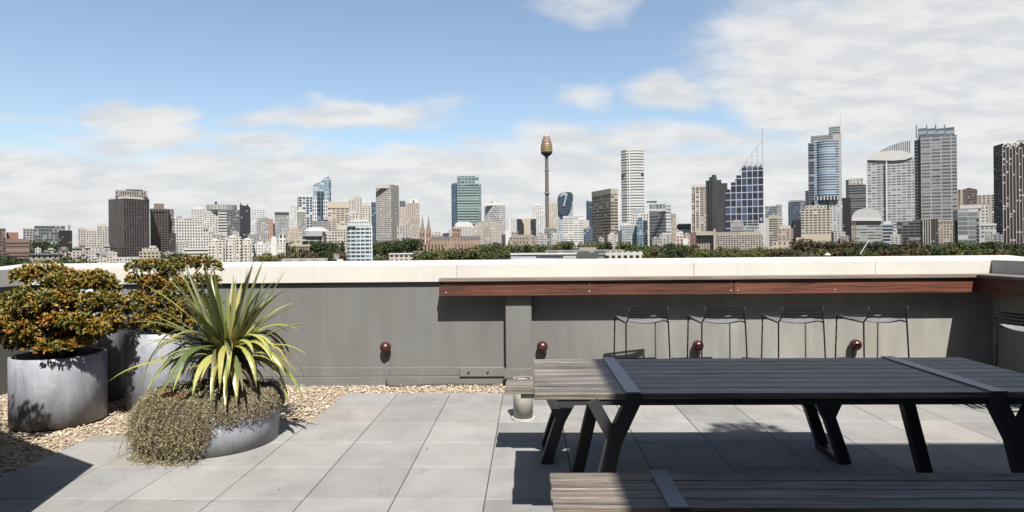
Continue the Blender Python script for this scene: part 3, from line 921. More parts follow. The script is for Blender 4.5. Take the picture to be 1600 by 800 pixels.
for i in range(16):       # front fan that hangs to the ground cover
    blade(rs.uniform(4.0, 6.1), rs.uniform(.25, .8), rs.uniform(.48, .62), rs.uniform(.036, .05), rs.uniform(2.2, 3.8), [x * rs.uniform(.95, 1.15) for x in rs.choice(LC[2:3] + LC[4:])], 400 + i)
for i in range(40):       # dead skirt
    blade(rs.uniform(0, 6.28), rs.uniform(-.3, .2), rs.uniform(.25, .4), rs.uniform(.02, .035), rs.uniform(3, 5), (.10, .075, .045), 500 + i)
for az, el, L, dr in [(3.6, .30, .75, .9), (3.35, .1, .72, .8), (3.0, .2, .74, .7), (-.2, .5, .7, 1.2), (-.45, .42, .66, 1.6), (.1, .62, .7, .8)]:
    blade(az, el, L, .04, dr, LC[2], 300 + int(az * 10))
mb.build('leaves', SWORD, t, smooth=False, fix=False)
mb = MB(); mb.tube([(0, 0, -.3), (0, 0, .0), (.005, 0, .15)], [.05, .045, .03], 12); mb.build('stem', mat_plain('leaf_base', (.10, .09, .04), .8), t, smooth=True)

# trailing ground cover over the low planter
rt = random.Random(31)
pc = Vector((-2.28, 4.495, 0)); PR = .43; PH = .265
t = thing('trailing_plant', 'olive brown trailing plant spilling over the left side of the low planter', 'plant', pc)
TC = [(.27, .25, .12), (.34, .31, .18), (.21, .20, .09), (.40, .37, .23), (.25, .26, .10), (.31, .25, .16)]
lf, st = MB(), MB()
def strand(path, nl, size, stem_r=.0013):
    P = [Vector(q) for q in path]
    st.tube(P, stem_r, 3, caps=False) if rt.random() < .6 else None
    seg = len(P) - 1
    for i in range(nl):
        f = (i + rt.random()) / nl * seg; k_ = min(seg - 1, int(f)); p = P[k_].lerp(P[k_ + 1], f - k_)
        tdir = (P[k_ + 1] - P[k_]).normalized()
        d = (rvec(rt) + tdir * .6 + Vector((0, 0, .3))).normalized()
        c = rt.choice(TC); g = rt.uniform(.7, 1.3); c = tuple(x * g for x in c)
        s = d.cross(rvec(rt)).normalized() * size * .36
        L = size * rt.uniform(.9, 2.0)
        lf.c = c
        lf.raw([p, p + d * L * .5 + s, p + d * L, p + d * L * .5 - s], [(0, 1, 2, 3)])
def hang_len(th):
    """how far the curtain falls, by direction round the planter (degrees)"""
    th = th % 360
    if 150 < th < 283: return 1.0
    if 283 <= th < 300: return max(.25, 1.0 - (th - 283) / 17 * .7)
    if 300 <= th < 345: return .38
    return .35
for i in range(2500):
    th = rt.uniform(150, 290) if rt.random() < .72 else rt.uniform(284, 420)
    hl = hang_len(th) * rt.uniform(.55, 1.1)
    if th % 360 > 300 and rt.random() < .25: continue
    a = R(th)
    dense = hang_len(th) > .9
    out = abs(rt.gauss(.0, .034)) if dense else rt.uniform(0, .02)
    r0 = PR - rt.uniform(.0, .10); z = PH + rt.uniform(.03, .11)
    pts = []
    N = 7
    drop = hl * (PH + .03)
    zend = max(.006, PH + .05 - drop)
    for j in range(N + 1):
        f = j / N
        rr = r0 + (PR - r0 + .012 + out) * min(1, f * 2.6) + (out * .6 * f if dense else .004 * f)
        zz = z + .02 * math.sin(min(1, f * 3) * math.pi) - (z - zend) * max(0, (f - .12) / .88) ** 1.1
        aa = a + R(rt.gauss(0, 1.0)) * (1 + f)
        pts.append((rr * math.cos(aa) + rt.gauss(0, .005), rr * math.sin(aa) + rt.gauss(0, .005), max(.004, zz)))
    strand(pts, int((24 if dense else 15) * max(.45, hl)), .0095)
for i in range(1500):                                   # the mat on top
    a = rt.uniform(0, 6.283); rr = PR * math.sqrt(rt.random()) * 1.0
    z = PH + .01 + .09 * (1 - (rr / PR) ** 2) + rt.uniform(0, .05)
    p = Vector((rr * math.cos(a), rr * math.sin(a), z)); v = rvec(rt) * .05; v.z = abs(v.z) * .5
    strand([p - v, p + Vector((0, 0, .012)), p + v], 13, .010)
for i in range(120):                                    # litter that creeps onto the paving
    a = R(rt.uniform(225, 283)); rr = PR + .06 + abs(rt.gauss(0, .04))
    p = Vector((rr * math.cos(a), rr * math.sin(a), .008)); v = rvec(rt) * .04; v.z = 0
    strand([p - v, p + v], 6, .009)
lf.build('foliage', mat_attr('trailing_leaf', .7, gain=.52, trans=.1), t, fix=False)
st.build('stems', mat_plain('trailing_stem', (.22, .17, .11), .8), t, fix=False)
mb = MB()
for i in range(420):
    a = R(rt.uniform(195, 262)); rr = rt.uniform(.24, .41)
    p = Vector((rr * math.cos(a), rr * math.sin(a), PH + .06 + .05 * (1 - (rr / PR) ** 2) + rt.uniform(0, .03)))
    d = (rvec(rt) + Vector((0, 0, 1))).normalized(); s = d.cross(rvec(rt)).normalized() * .005
    c = rt.choice([(.28, .08, .06), (.34, .14, .10), (.22, .07, .05)]); mb.c = c
    mb.raw([p, p + d * .008 + s, p + d * .018, p + d * .008 - s], [(0, 1, 2, 3)])
mb.build('red_tips', mat_attr('trailing_leaf', .7), t, fix=False)

BLACKGLASS = mat_plain('dark_window_glass', (.02, .025, .03), .1, spec=.7)
# things just outside the frame that throw the shadows seen in it, and an added sky blocker
t = thing('canopy', 'high flat concrete canopy on two round columns shading the table', 'canopy', (0, 0, 0))
CONC = mat_plain('pale_concrete', (.5, .48, .45), .8)
mb = MB(); mb.box(1.147, 10, -3.39, .455, 5.0, 5.25); mb.build('slab', CONC, t)
for x, y in ((2.2, -1.8), (8.5, -1.8)):
    mb = MB(); mb.lathe([(.16, -.03), (.16, 5.0)], 24, x, y); mb.build('column', CONC, t, smooth=True)
x_ = thing('sky_blocker', 'dark building wall added unseen behind the viewer to block sky light', 'building', (0, 0, 0))  # unseen block added to cut sky light and deepen the shade
mb = MB(); mb.box(-6, 12, -7.2, -3.4, -.03, 5.6); mb.build('wall', mat_plain('dark_panel', (.09, .085, .08), .7), x_)
for q in range(4):
    mb = MB(); mb.box(-4.5 + 4 * q, -2.2 + 4 * q, -3.402, -3.36, .1, 2.3); mb.build('window', BLACKGLASS, x_)
t = thing('potted_plant', 'leafy potted plant on the canopy edge casting a soft shadow on the paving', 'plant', (2.56, .36, 5.25))
mb = MB(); r_ = random.Random(4)
mb2 = MB(); mb2.lathe([(0, 0), (.07, 0), (.09, .16), (0, .16)], 16); mb2.build('pot', mat_plain('terracotta', (.4, .18, .1), .8), t)
for i in range(300):
    d = (rvec(r_) * .8 + Vector((0, .35, .9))).normalized(); mb.c = (.08, .12, .03)
    p0 = Vector((0, 0, .15)) + d * r_.uniform(.05, .36)
    leaf(mb, p0, (d + rvec(r_) * .8).normalized(), Vector((0, 0, 1)), .12, .03, (.08, .12, .03), (.08, .12, .03))
mb.build('foliage', LEAFM, t, fix=False)
bx = thing('planter_box', 'tall timber planter box at the near left corner, throwing a dark shadow on the paving', 'planter', (-2.552, 2.845, 0), math.atan2(.51, -.86))
mb = MB(); mb.box(0, 2.2, -.0, .45, .001, 1.5); mb.build('box', GREYW, bx, bevel=.004)
sb = thing('box_shrub', 'leafy shrub growing in the tall timber planter box at the near left', 'shrub', (-3.75, 3.42, 1.48))
mb = MB(); r_ = random.Random(8)
for c, rad in [((-.12, 0, .2), .22), ((.22, -.05, .22), .16), ((-.4, .1, .16), .22), ((-.7, .3, .15), .25)]:
    for i in range(420):
        v = rvec(r_); p = Vector(c) + v * rad * r_.uniform(.6, 1.05)
        leaf(mb, p, (v + rvec(r_)).normalized(), v, .06, .025, (.07, .10, .03), (.10, .13, .03))
mb.build('foliage', LEAFM, sb, fix=False)
for q in ((0, 0), (-.3, .1), (-.6, .25)):
    mb = MB(); mb.tube([(q[0], q[1], 0), (q[0] - .1, q[1], .2)], .02, 6); mb.build('stem', STEMM, sb)

# ------------------------------------------------------------------ the city
ROOFM = mat_plain('flat_roof', (.22, .215, .20), .85, var=.2, scale=.2)
WHITEM = mat_plain('white_render', (.54, .535, .515), .7, var=.06, scale=.1)
CREAMM = mat_plain('cream_render', (.43, .395, .335), .7, var=.08, scale=.1)
GREYM = mat_plain('grey_render', (.25, .25, .25), .7, var=.1, scale=.1)
DARKR = mat_plain('dark_cladding', (.035, .035, .04), .5, var=.15, scale=.1)
BLUEG = mat_plain('blue_glazing', (.05, .10, .17), .15, var=.2, scale=.1, spec=.8)
STEELM = mat_plain('mast_steel', (.45, .46, .48), .5)

def los(px, Y):
    c = at(px, HORY, Y); k = c.x / Y
    e = Vector((1, k and -k * 0, 0))
    phi = math.atan(k)
    return c, Vector((math.cos(phi), -math.sin(phi), 0)), Vector((math.sin(phi), math.cos(phi), 0))
def isect(c, e, px):
    """distance along e from c (x,y) to the vertical plane seen at photo column px"""
    d = at(px, HORY, 1.0); k1 = d.x
    return (k1 * c.y - c.x) / (e.x - k1 * e.y)

class Bld:
    def __init__(self, name, cat, label, xc, Y, group=None):
        self.Y = Y; self.xc = xc
        c = at(xc, HORY, Y)
        self.o = Vector((c.x, c.y, GZ))
        self.t = thing(name, label, cat, self.o, 0, group)
        self.us = 980.0 / Y
    def z(self, px, py, Y=None):
        return at(px, py, Y or self.Y).z - GZ
    def loc(self, v): return (v.x - self.o.x, v.y - self.o.y)
    def plan(self, x0, x1, corner=None, depth=22, Y=None, th=28):
        Y = Y or self.Y
        if corner is None:
            xm = (x0 + x1) / 2
            c, e, f = los(xm, Y)
            a0, a1 = isect(c, e, x0), isect(c, e, x1)
            A, B_ = c + e * a0, c + e * a1
            dA = Vector((A.x, A.y, 0)).normalized() * depth; dB = Vector((B_.x, B_.y, 0)).normalized() * depth
            return [self.loc(A), self.loc(B_), self.loc(B_ + f * depth + e * (-.0)), self.loc(A + f * depth)]
        c, e, f = los(corner, Y)
        t_ = R(th)
        er = e * math.cos(t_) + f * math.sin(t_); el = -e * math.sin(t_) + f * math.cos(t_)
        a = isect(c, er, x1); b_ = isect(c, el, x0)
        a = max(1, a); b_ = max(1, b_)
        Rr, L = c + er * a, c + el * b_
        return [self.loc(c), self.loc(Rr), self.loc(Rr + el * b_), self.loc(L)]
    def body(self, x0, x1, yt, mat, corner=None, depth=22, yb=None, name='wall', dy=0, th=28, roof=None, cap=None):
        Y = self.Y + dy
        pts = self.plan(x0, x1, corner, depth, Y, th)
        xr = corner if corner is not None else (x0 + x1) / 2
        z1 = self.z(xr, yt, Y); z0 = 0.0 if yb is None else self.z(xr, yb, Y)
        mb = MB(); mb.prism(pts, z0, z1, 0, 1, self.us, bottom=yb is not None)
        o = mb.build(name, [mat, roof or ROOFM], self.t, fix=False)
        if cap:
            self.cap(pts, z1, *cap)
        return o
    def cap(self, pts, z1, h, mat, over=.6, name='parapet'):
        cx = sum(p[0] for p in pts) / len(pts); cy = sum(p[1] for p in pts) / len(pts)
        q = []
        for p in pts:
            d = Vector((p[0] - cx, p[1] - cy)); l = d.length
            q.append((cx + d.x * (l + over) / l, cy + d.y * (l + over) / l))
        mb = MB(); mb.prism(q, z1 - h * .3, z1 + h * .7, 0, 0, 1, bottom=True)
        mb.build(name, mat, self.t, fix=False)
    def box(self, name, x0, x1, yt, yb, mat, dy=3, depth=10, corner=None, th=28):
        return self.body(x0, x1, yt, mat, corner, depth, yb, name, dy, th)
    def drum(self, name, x0, x1, yt, yb, mat, dy=0, n=40, roof=None, top=None):
        Y = self.Y + dy; xm = (x0 + x1) / 2
        c = at(xm, HORY, Y); r = (x1 - x0) / 2 * Y / 980 * math.cos(math.atan(c.x / Y)) 
        z1 = self.z(xm, yt, Y); z0 = 0 if yb is None else self.z(xm, yb, Y)
        mb = MB(); p = self.loc(c + Vector((c.x, c.y, 0)).normalized() * r)
        pts = [(p[0] + r * math.cos(2 * math.pi * j / n), p[1] + r * math.sin(2 * math.pi * j / n)) for j in range(n)]
        mb.prism(pts, z0, z1, 0, 1, self.us, bottom=yb is not None)
        return mb.build(name, [mat, roof or ROOFM], self.t, fix=False)
    def mast(self, px, yt, yb, r=.5, name='mast', dy=6, mat=None):
        Y = self.Y + dy; a, b_ = at(px, yb, Y), at(px, yt, Y)
        mb = MB(); mb.tube([a - self.o, b_ - self.o], [r, r * .5], 6)
        return mb.build(name, mat or STEELM, self.t)
    def outline(self, name, pts, mat, dy=0, depth=20, roof=None):
        """polygon given in photo columns/rows on the building's own facing plane, extruded back"""
        Y = self.Y + dy; xm = sum(p[0] for p in pts) / len(pts)
        c, e, f = los(xm, Y); k = 0
        V = []
        for px, py in pts:
            a = isect(c, e, px); P_ = c + e * a
            z = at(px, py, P_.y).z - GZ if py is not None else 0.0
            V.append((P_.x - self.o.x, P_.y - self.o.y, max(0, z)))
        mb = MB(); n = len(V); g = f * depth
        back = [(v[0] + g.x, v[1] + g.y, v[2]) for v in V]
        mb.face(V, 0, [(px, v[2] * self.us) for (px, py), v in zip(pts, V)])
        mb.face(back[::-1], 0, [(px, v[2] * self.us) for (px, py), v in zip(pts, V)][::-1])
        for i in range(n):
            j = (i + 1) % n
            vert = abs(V[i][2] - V[j][2]) > 2 * abs(pts[i][0] - pts[j][0]) / self.us
            q = [V[j], V[i], back[i], back[j]]
            d = depth * self.us
            mb.face(q, 0 if vert else 1, [(0, V[j][2] * self.us), (0, V[i][2] * self.us), (d, V[i][2] * self.us), (d, V[j][2] * self.us)])
        return mb.build(name, [mat, roof or ROOFM], self.t)
    def bars(self, name, x0, x1, ys, hpx, mat, dy=-.6, depth=1.2):
        """floor bands, one mesh each, sharing their mesh data"""
        first = None
        for y in ys:
            if first is None:
                first = self.body(x0, x1, y - hpx / 2, mat, None, depth, y + hpx / 2, name, dy, roof=mat); y0 = y
            else:
                c = first.copy(); COL.objects.link(c); c.location.z = (y0 - y) * self.Y / 980
    def fins(self, name, xs, wpx, yt, yb, mat, dy=-.6, depth=1.2):
        for x in xs: self.body(x - wpx / 2, x + wpx / 2, yt, mat, None, depth, yb, name, dy, roof=mat)

T = 'tower'; AB = 'building'
W7 = (.70, .69, .66); CR = (.56, .51, .43); BG = (.44, .39, .32); GR = (.36, .36, .36); DK = (.03, .032, .037); WG = (.58, .59, .60)
GD = (.035, .045, .055); GB = (.045, .09, .15); GT = (.06, .13, .15)

def b(name, cat, label, xc, Y, g=None): return Bld(name, cat, label, xc, Y, g)

# --- far left
x = b('brick_building', AB, 'red brown brick block with pale window bands at the far left edge', 28, 430)
x.body(9, 46, 373, facade((.26, .145, .10), (.10, .075, .07), 40, 5.2, .98, .42, .2), depth=30)
x.box('upper_floor', 10, 29, 363, 373, mat_plain('brick_red', (0.228, 0.114, 0.076), .8), 6, 14)
x.box('stair_tower', -12, 9, 357, None, facade((.16, .10, .08), (.06, .05, .05), 6, 5, .6, .5), -2, 16)
x = b('office_building', AB, 'grey green glass office block with black boxed end, low on the left skyline', 84, 900)
x.body(54, 102, 353, facade((.22, .25, .25), (.07, .10, .10), 2.6, 5, .8, .72, .3), depth=40)
x.box('dark_end', 92, 113, 360, None, facade((.02, .02, .022), (.015, .016, .02), 3, 4, .7, .6), -8, 40)
x.box('side_wing', 36, 56, 357, None, facade((.35, .36, .37), GD, 4, 4, .6, .55), 10, 30)
x.box('stair_core', 106, 110, 351, 360, GREYM, 8, 10)
x.mast(108, 349, 352, 1.0)
for i, (a0, a1, yt, wl, lab) in enumerate([(122, 136, 358, CR, 'narrow cream apartment block, leftmost of the pale cluster left of the dark towers'), (135, 153, 361, (.62, .57, .49), 'pale cream apartment block with low gabled top left of the dark towers'),
                                          (152, 171, 353, (.54, .51, .46), 'tallest pale apartment block touching the left side of the dark tower')]):
    x = b('apartment_block', AB, lab, (a0 + a1) / 2, 1000 - 20 * i)
    x.body(a0, a1, yt, facade(wl, (.12, .11, .10), 3.4, 3.6, .55, .5), depth=24)
    x.box('plant_room', a0 + 3, a1 - 5, yt - 3, yt, CREAMM, 5, 8)
x = b('terrace_row', AB, 'low cream building with dark square windows beside the brick block', 73, 420)
x.body(48, 98, 398, facade((.52, .45, .36), (.05, .045, .04), 7, 8, .4, .5, .1), depth=24)
x.box('roof_edge', 47, 99, 396, 398, mat_plain('slate_grey', (0.106, 0.106, 0.114), .7), -1, 26)

x = b('office_tower', T, 'larger dark brown gridded tower with a white rimmed roof, on the left', 200, 700)
x.body(170, 234, 309, facade((.17, .14, .137), (.018, .015, .018), 4.0, 3.6, .74, .80, .15, (.06, .05, .055)), corner=194, cap=(2.2, WHITEM, .3))
x.box('plant_room', 181, 231, 298, 308, facade((.34, .29, .25), (.09, .075, .065), 3.2, 5.5, .5, .8), 12, 22)
x.box('roof_screen', 198, 224, 296, 298.5, DARKR, 14, 10)
x.box('podium', 169, 217, 402, None, facade((.62, .6, .55), (.06, .06, .06), 3.5, 5, .6, .5), -30, 30)
x = b('office_tower', T, 'smaller dark brown tower with arched top edge, right behind the large dark one', 250, 760)
x.body(235, 264, 331, facade((.11, .085, .08), (.018, .015, .016), 4.0, 3.7, .78, .74, .12, (.06, .05, .05)), depth=28)
x.box('arched_crown', 234.5, 264.5, 326, 331, facade((.20, .16, .14), (.02, .017, .018), 4.0, 8, .7, .75, 0, offv=.2), -.6, 28)
x.box('plant_room', 241, 257, 318, 326, mat_plain('brown_panel', (0.152, 0.106, 0.087), .7), 8, 14)
x.box('rear_wing', 263, 272, 327, None, facade((.26, .2, .18), GD, 3, 4, .6, .6), 16, 20)
x.box('side_wing', 264, 275, 364, None, facade((.06, .05, .06), (.03, .03, .035), 3, 4, .6, .6), -8, 24)
x = b('apartment_block', AB, 'small beige apartment block with balconies in front of the dark towers', 234, 470)
x.body(217, 251, 393, facade((.50, .41, .31), (.06, .05, .045), 5.5, 5, .6, .5), depth=18)
x.box('upper_floor', 222, 248, 387, 393, facade((.52, .43, .33), (.07, .06, .05), 5, 6, .4, .5), 4, 12)
x.box('stair_head', 233, 244, 384, 387, CREAMM, 6, 8)
x = b('stepped_building', AB, 'white building with square black windows stepping down to the right', 300, 850)
x.outline('wall', [(266, None), (266, 341), (300, 341), (300, 345), (309, 345), (309, 351), (317, 351), (317, 358), (326, 358), (326, 364), (335, 364), (335, None)],
          facade((.66, .62, .59), (.035, .03, .03), 4.25, 4.45, .5, .5, .05, offu=.35), depth=24)
for a0, a1, y in ((276, 285, 339.5), (291, 299, 342), (301, 308, 345), (310, 316, 351), (318, 325, 358)):
    x.box('roof_box', a0, a1, y - 2.2, y + 1, GREYM, 4, 8)
x = b('low_building', AB, 'long low white building with black ribbon windows behind the shrub', 306, 600)
x.body(287, 326, 388, facade((.70, .68, .64), (.03, .03, .03), 80, 5.5, .99, .4, 0), depth=26)
for i, (a0, a1, yt, lab) in enumerate([(325, 353, 376, 'cream balcony apartment block, left of three in a row'), (352, 377, 371, 'cream balcony apartment block, tallest in the middle of three'), (376, 396, 375, 'cream balcony apartment block, right end of the three')]):
    x = b('apartment_block', AB, lab, (a0 + a1) / 2, 560 + 8 * i)
    x.body(a0, a1, yt, facade((.66, .61, .54), (.085, .075, .065), 5.0, 4.6, .58, .5, .25), depth=20, cap=(.8, WHITEM, .2))
    x.box('roof_box', a0 + 7, a0 + 15, yt - 3, yt, WHITEM, 6, 6)
    x.fins('balcony_stack', [a0 + 5 + 9 * q for q in range(int((a1 - a0) / 9))], 2.2, yt + 3, None, CREAMM, -1.2, 1.4)
x = b('apartment_block', AB, 'plain white apartment block between balcony flats and the peaked one', 404, 590)
x.body(394, 415, 381, facade(W7, (.12, .12, .12), 4.2, 4.5, .4, .45), depth=20); x.box('stair_head', 402, 411, 377.5, 381, WHITEM, 5, 6)
x = b('apartment_block', AB, 'white apartment block with blank peaked centre bay, dark openings on top right', 431, 580)
x.body(415, 446, 377, facade((.68, .655, .62), (.09, .085, .075), 4.2, 3.7, .42, .5), depth=22)
x.outline('centre_bay', [(424, None), (424, 371), (427.5, 368.5), (432, 371), (432, None)], WHITEM, dy=-2, depth=8)
x.box('roof_box', 436, 446, 367, 377, facade(W7, DK, 6, 9, .5, .6, 0), 5, 10)

# --- hotel group
x = b('hotel_tower', T, 'white slab tower left of the round topped hotel', 311, 1150)
x.body(299, 322, 327, facade(W7, (.22, .21, .21), 4, 3.2, .8, .45), depth=24); x.box('roof_box', 305, 316, 323, 327, WHITEM, 6, 12)
x = b('hotel_tower', T, 'hotel tower with curved ribbed white crown above dark glass', 349, 1000)
x.drum('crown', 322, 372, 319.5, 327.5, facade((.62, .60, .58), (.26, .25, .25), 2.4, 12, .5, .8, 0), 4)
x.body(319, 346, 330, facade((.62, .6, .57), (.16, .15, .15), 4, 3.4, .5, .5), depth=28, dy=6)
x.body(341, 356, 329, facade((.66, .65, .63), (.09, .09, .10), 30, 4.4, .98, .5, .1), depth=20, dy=-6, name='banded_wing')
x.body(355, 378, 328, facade((.20, .22, .24), (.05, .06, .075), 2.5, 3.2, .7, .7), depth=24, dy=-4, name='glass_wing')
x.box('roof_sign_frame', 336, 340, 315, 320, DARKR, 8, 6)
x = b('office_tower', T, 'narrow dark navy tower with sloping top, right of the round topped hotel', 384, 960)
x.outline('wall', [(375, None), (375, 320), (389, 322), (392, 325), (392, None)], facade((.035, .04, .06), (.025, .03, .05), 4, 3.4, .8, .7, .06), depth=26)
x.box('roof_fin', 376, 378, 317, 321, DARKR, 4, 8); x.box('roof_fin', 386, 388.5, 319, 323, DARKR, 4, 8)
x = b('office_tower', T, 'pale silvery glass tower right of the navy one', 405, 1400)
x.body(393, 417, 328, facade((.62, .64, .65), (.40, .44, .46), 4, 3, .6, .5), depth=26)
x = b('office_building', AB, 'grey mottled office block with terracotta flank', 410, 1150)
x.body(401, 420, 340, facade((.42, .41, .40), (.14, .14, .14), 3.2, 3.4, .55, .55, .4), depth=24, corner=None)
x.box('flank', 420, 427, 342, None, mat_plain('terracotta_wall', (0.319, 0.167, 0.129), .8), 2, 22); x.box('dark_wing', 426, 430, 349, None, DARKR, 5, 16)  # last box is a narrow wing in dark cladding
x = b('office_tower', T, 'plain grey slab tower with a black band at its top', 440, 1250)
x.body(430, 452, 335, facade((.42, .43, .44), (.27, .28, .29), 2.2, 5, .55, .8), depth=24, cap=None)
x.box('top_band', 429.6, 452, 331.5, 336, DARKR, -.5, 24)
x = b('office_tower', T, 'thin white tower behind the stepped sandstone block', 460, 1500)
x.body(454, 467, 321, facade((.66, .65, .64), (.34, .34, .35), 3, 3.4, .5, .5), depth=24)
x = b('office_tower', T, 'greyish tower with close windows left of the blue glass pair', 471, 1350)
x.body(465, 478, 330, facade((.40, .38, .36), (.17, .16, .16), 2.6, 2.8, .6, .6), depth=24, corner=None); x.box('roof_rim', 464, 479, 328, 331, WHITEM, -.5, 26)
x = b('stepped_building', AB, 'beige art deco block stepping up to a small crown', 460, 1050)
x.body(448, 472, 362, facade((.56, .49, .38), (.16, .13, .10), 2.6, 3.6, .42, .6), depth=20)
x.box('tier', 450, 468, 356, 362, facade((.58, .5, .39), (.18, .15, .11), 2.4, 4, .4, .6), 3, 14); x.box('crown', 454, 465, 352.5, 356, CREAMM, 5, 9)
x = b('office_tower', T, 'white framed blue glass tower with flat top, left of the tallest blue one', 478, 1500)
x.body(467, 489, 307, facade((.66, .68, .70), (.055, .11, .19), 5.5, 4, .78, .8, .12), depth=30)
x.box('blue_fin', 465.5, 470, 308, None, facade((.06, .09, .14), GB, 4, 4, .8, .7), -3, 14); x.box('roof_rim', 469, 489, 304, 307, WHITEM, 2, 22)
x = b('office_tower', T, 'tallest blue glass tower on the left, its right half rising higher', 505, 1450)
x.outline('wall', [(490.5, None), (490.5, 288), (503, 284), (503, None)], facade((.32, .46, .52), (.20, .34, .40), 4, 3.4, .7, .7, .3, grough=.1), depth=28)
x.outline('upper_slab', [(503, None), (503, 282), (507, 279.5), (507, 278), (516, 275.5), (516, None)], facade((.30, .43, .50), (.22, .36, .43), 4.3, 3.4, .7, .7, .3, grough=.1), dy=5, depth=26)
x.box('dark_edge', 515.5, 518, 281, None, facade((.06, .11, .16), GB, 3, 3.4, .7, .7), 6, 24)  # edge strip in a darker blue than the main faces
x.box('window_strip', 496, 507, 299, None, facade((.10, .15, .20), (.03, .06, .10), 5.5, 6, .8, .8, .05), -2, 6)
x.box('white_frame', 488.5, 497, 312.5, 345, facade((.68, .70, .72), (.08, .10, .16), 3, 6, .5, .7, .1), -5, 6)
x.box('white_frame', 506, 514, 312, 343, facade((.68, .70, .72), (.08, .10, .16), 3, 6, .5, .7, .1), -5, 6)
x = b('office_tower', T, 'beige slab tower with horizontal windows right of the blue tower', 529, 1200)
x.body(512.5, 547, 318, facade((.53, .46, .36), (.20, .165, .125), 6.6, 3.4, .74, .5, .2, offu=.1), depth=30)
x.box('blank_crown', 512, 547, 315, 325, mat_plain('beige_stone', (0.426, 0.372, 0.293), .75), -.8, 31)
x = b('museum_building', AB, 'curved white roofed hall with dark glass front above the trees', 492, 830)
x.body(472, 505, 369, facade((.60, .61, .62), (.025, .03, .04), 10, 20, .84, .9, 0), depth=24)
x.outline('sloped_roof', [(478, 369), (482.5, 361.5), (505, 361), (503, 369)], mat_plain('zinc_sheet', (0.319, 0.334, 0.350), .4), dy=-3, depth=12, roof=WHITEM)
x.outline('curved_roof', [(474, 361.5), (482, 356), (490, 354.3), (503, 355), (511, 358), (513, 361), (500, 361)], WHITEM, dy=2, depth=24)
x.box('side_wing', 504, 512, 361, None, facade(W7, DK, 9, 5, .6, .5), 4, 18)
x.box('dark_link', 505, 509, 362, None, DARKR, -2, 6)
x = b('office_building', AB, 'low beige gridded office block beside the blue banded tower', 526, 840)
x.body(509, 546, 359, facade((.56, .49, .42), (.13, .095, .08), 4.4, 4.4, .64, .5), depth=26)
x.box('plant_room', 527, 546, 352, 359, CREAMM, 6, 12)
x = b('office_building', AB, 'dull grey tiered block in front of the tallest blue tower', 499, 1100)
x.body(488, 514, 345, facade((.34, .34, .35), (.20, .205, .21), 8, 2.4, .9, .5), depth=24)
for i, (a0, a1, yt, Y, lab) in enumerate([(545, 556, 312, 1500, 'slim cream tower right of the beige slab tower'), (553, 566, 309, 1400, 'cream tower with twin shafts and a small crown above the blue banded tower'), (566, 581, 322, 1350, 'cream tower with punched windows left of the blue sliver')]):
    x = b('office_tower', T, lab, (a0 + a1) / 2, Y)
    x.body(a0, a1, yt, facade((.58, .55, .49), (.22, .20, .18), 4.6, 3.2, .5, .5), depth=22)
    x.box('roof_box', a0 + 2, a1 - 3, yt - 4, yt, CREAMM, 5, 10)
    if i == 1: x.mast(558, 303, 309, .6)
x = b('apartment_block', AB, 'cream tower block with stacked bays just above the blue banded tower', 552, 1050)
x.body(545, 560, 331, facade((.6, .56, .5), (.25, .22, .2), 5, 4, .5, .6), depth=20); x.box('roof_box', 547, 556, 328, 331, CREAMM, 5, 8)
x = b('office_tower', T, 'sliver of blue glass tower left of the concrete grid tower', 584, 1500)
x.body(580.5, 589, 316, facade((.07, .13, .21), (.045, .10, .18), 4, 3.4, .8, .7, .1), depth=24); x.mast(581.5, 311, 317, 1.0)
x = b('office_tower', T, 'blue and white banded round fronted tower standing forward of the trees', 561, 430)
bm_ = facade((.62, .66, .68), (.06, .12, .17), 7, 6.1, .86, .58, .15, (.18, .28, .34))
x.drum('curved_front', 541.5, 560, 354, None, bm_, 2)
x.body(556, 581.5, 354, bm_, depth=14)
x.box('crown', 543, 580, 346, 354, facade((.60, .64, .65), (.12, .16, .19), 3.6, 6, .5, .45, 0), 2, 10)
x.box('crown_cap', 548, 576, 343.5, 346, WHITEM, 3, 8)
x.fins('corner_column', [557, 581], 1.8, 352, None, WHITEM, -1.2, 1.2)
x = b('office_tower', T, 'tall concrete grid tower with blank sunlit right flank', 606, 1300)
x.body(588, 624, 289, facade((.50, .47, .42), (.15, .135, .12), 2.55, 3.05, .56, .56, .1), corner=612, th=62, cap=(2, CREAMM, .3))
x.box('top_panel', 588, 611.5, 288.5, 294, mat_plain('pale_concrete_panel', (0.395, 0.372, 0.334), .75), -1.5, 4)
x = b('apartment_tower', T, 'beige apartment tower with round roof lantern, right of the concrete grid tower', 631, 1400)
x.body(624, 637, 323, facade((.56, .50, .45), (.24, .2, .17), 3, 3, .45, .5), depth=22); x.drum('lantern', 625, 634, 314, 323, facade((.2, .22, .26), (.08, .1, .14), 2, 3, .6, .6), 4)
x = b('apartment_tower', T, 'brownish pink apartment tower with white stepped top above the church spires', 646, 1250)
x.body(634, 656, 317, facade((.50, .42, .36), (.24, .18, .145), 3.2, 3, .5, .5), depth=22)
x.box('white_top', 641, 654, 310, 317, WHITEM, 3, 14); x.box('dark_opening', 645.5, 648, 313, 317, DARKR, 1.5, 3)

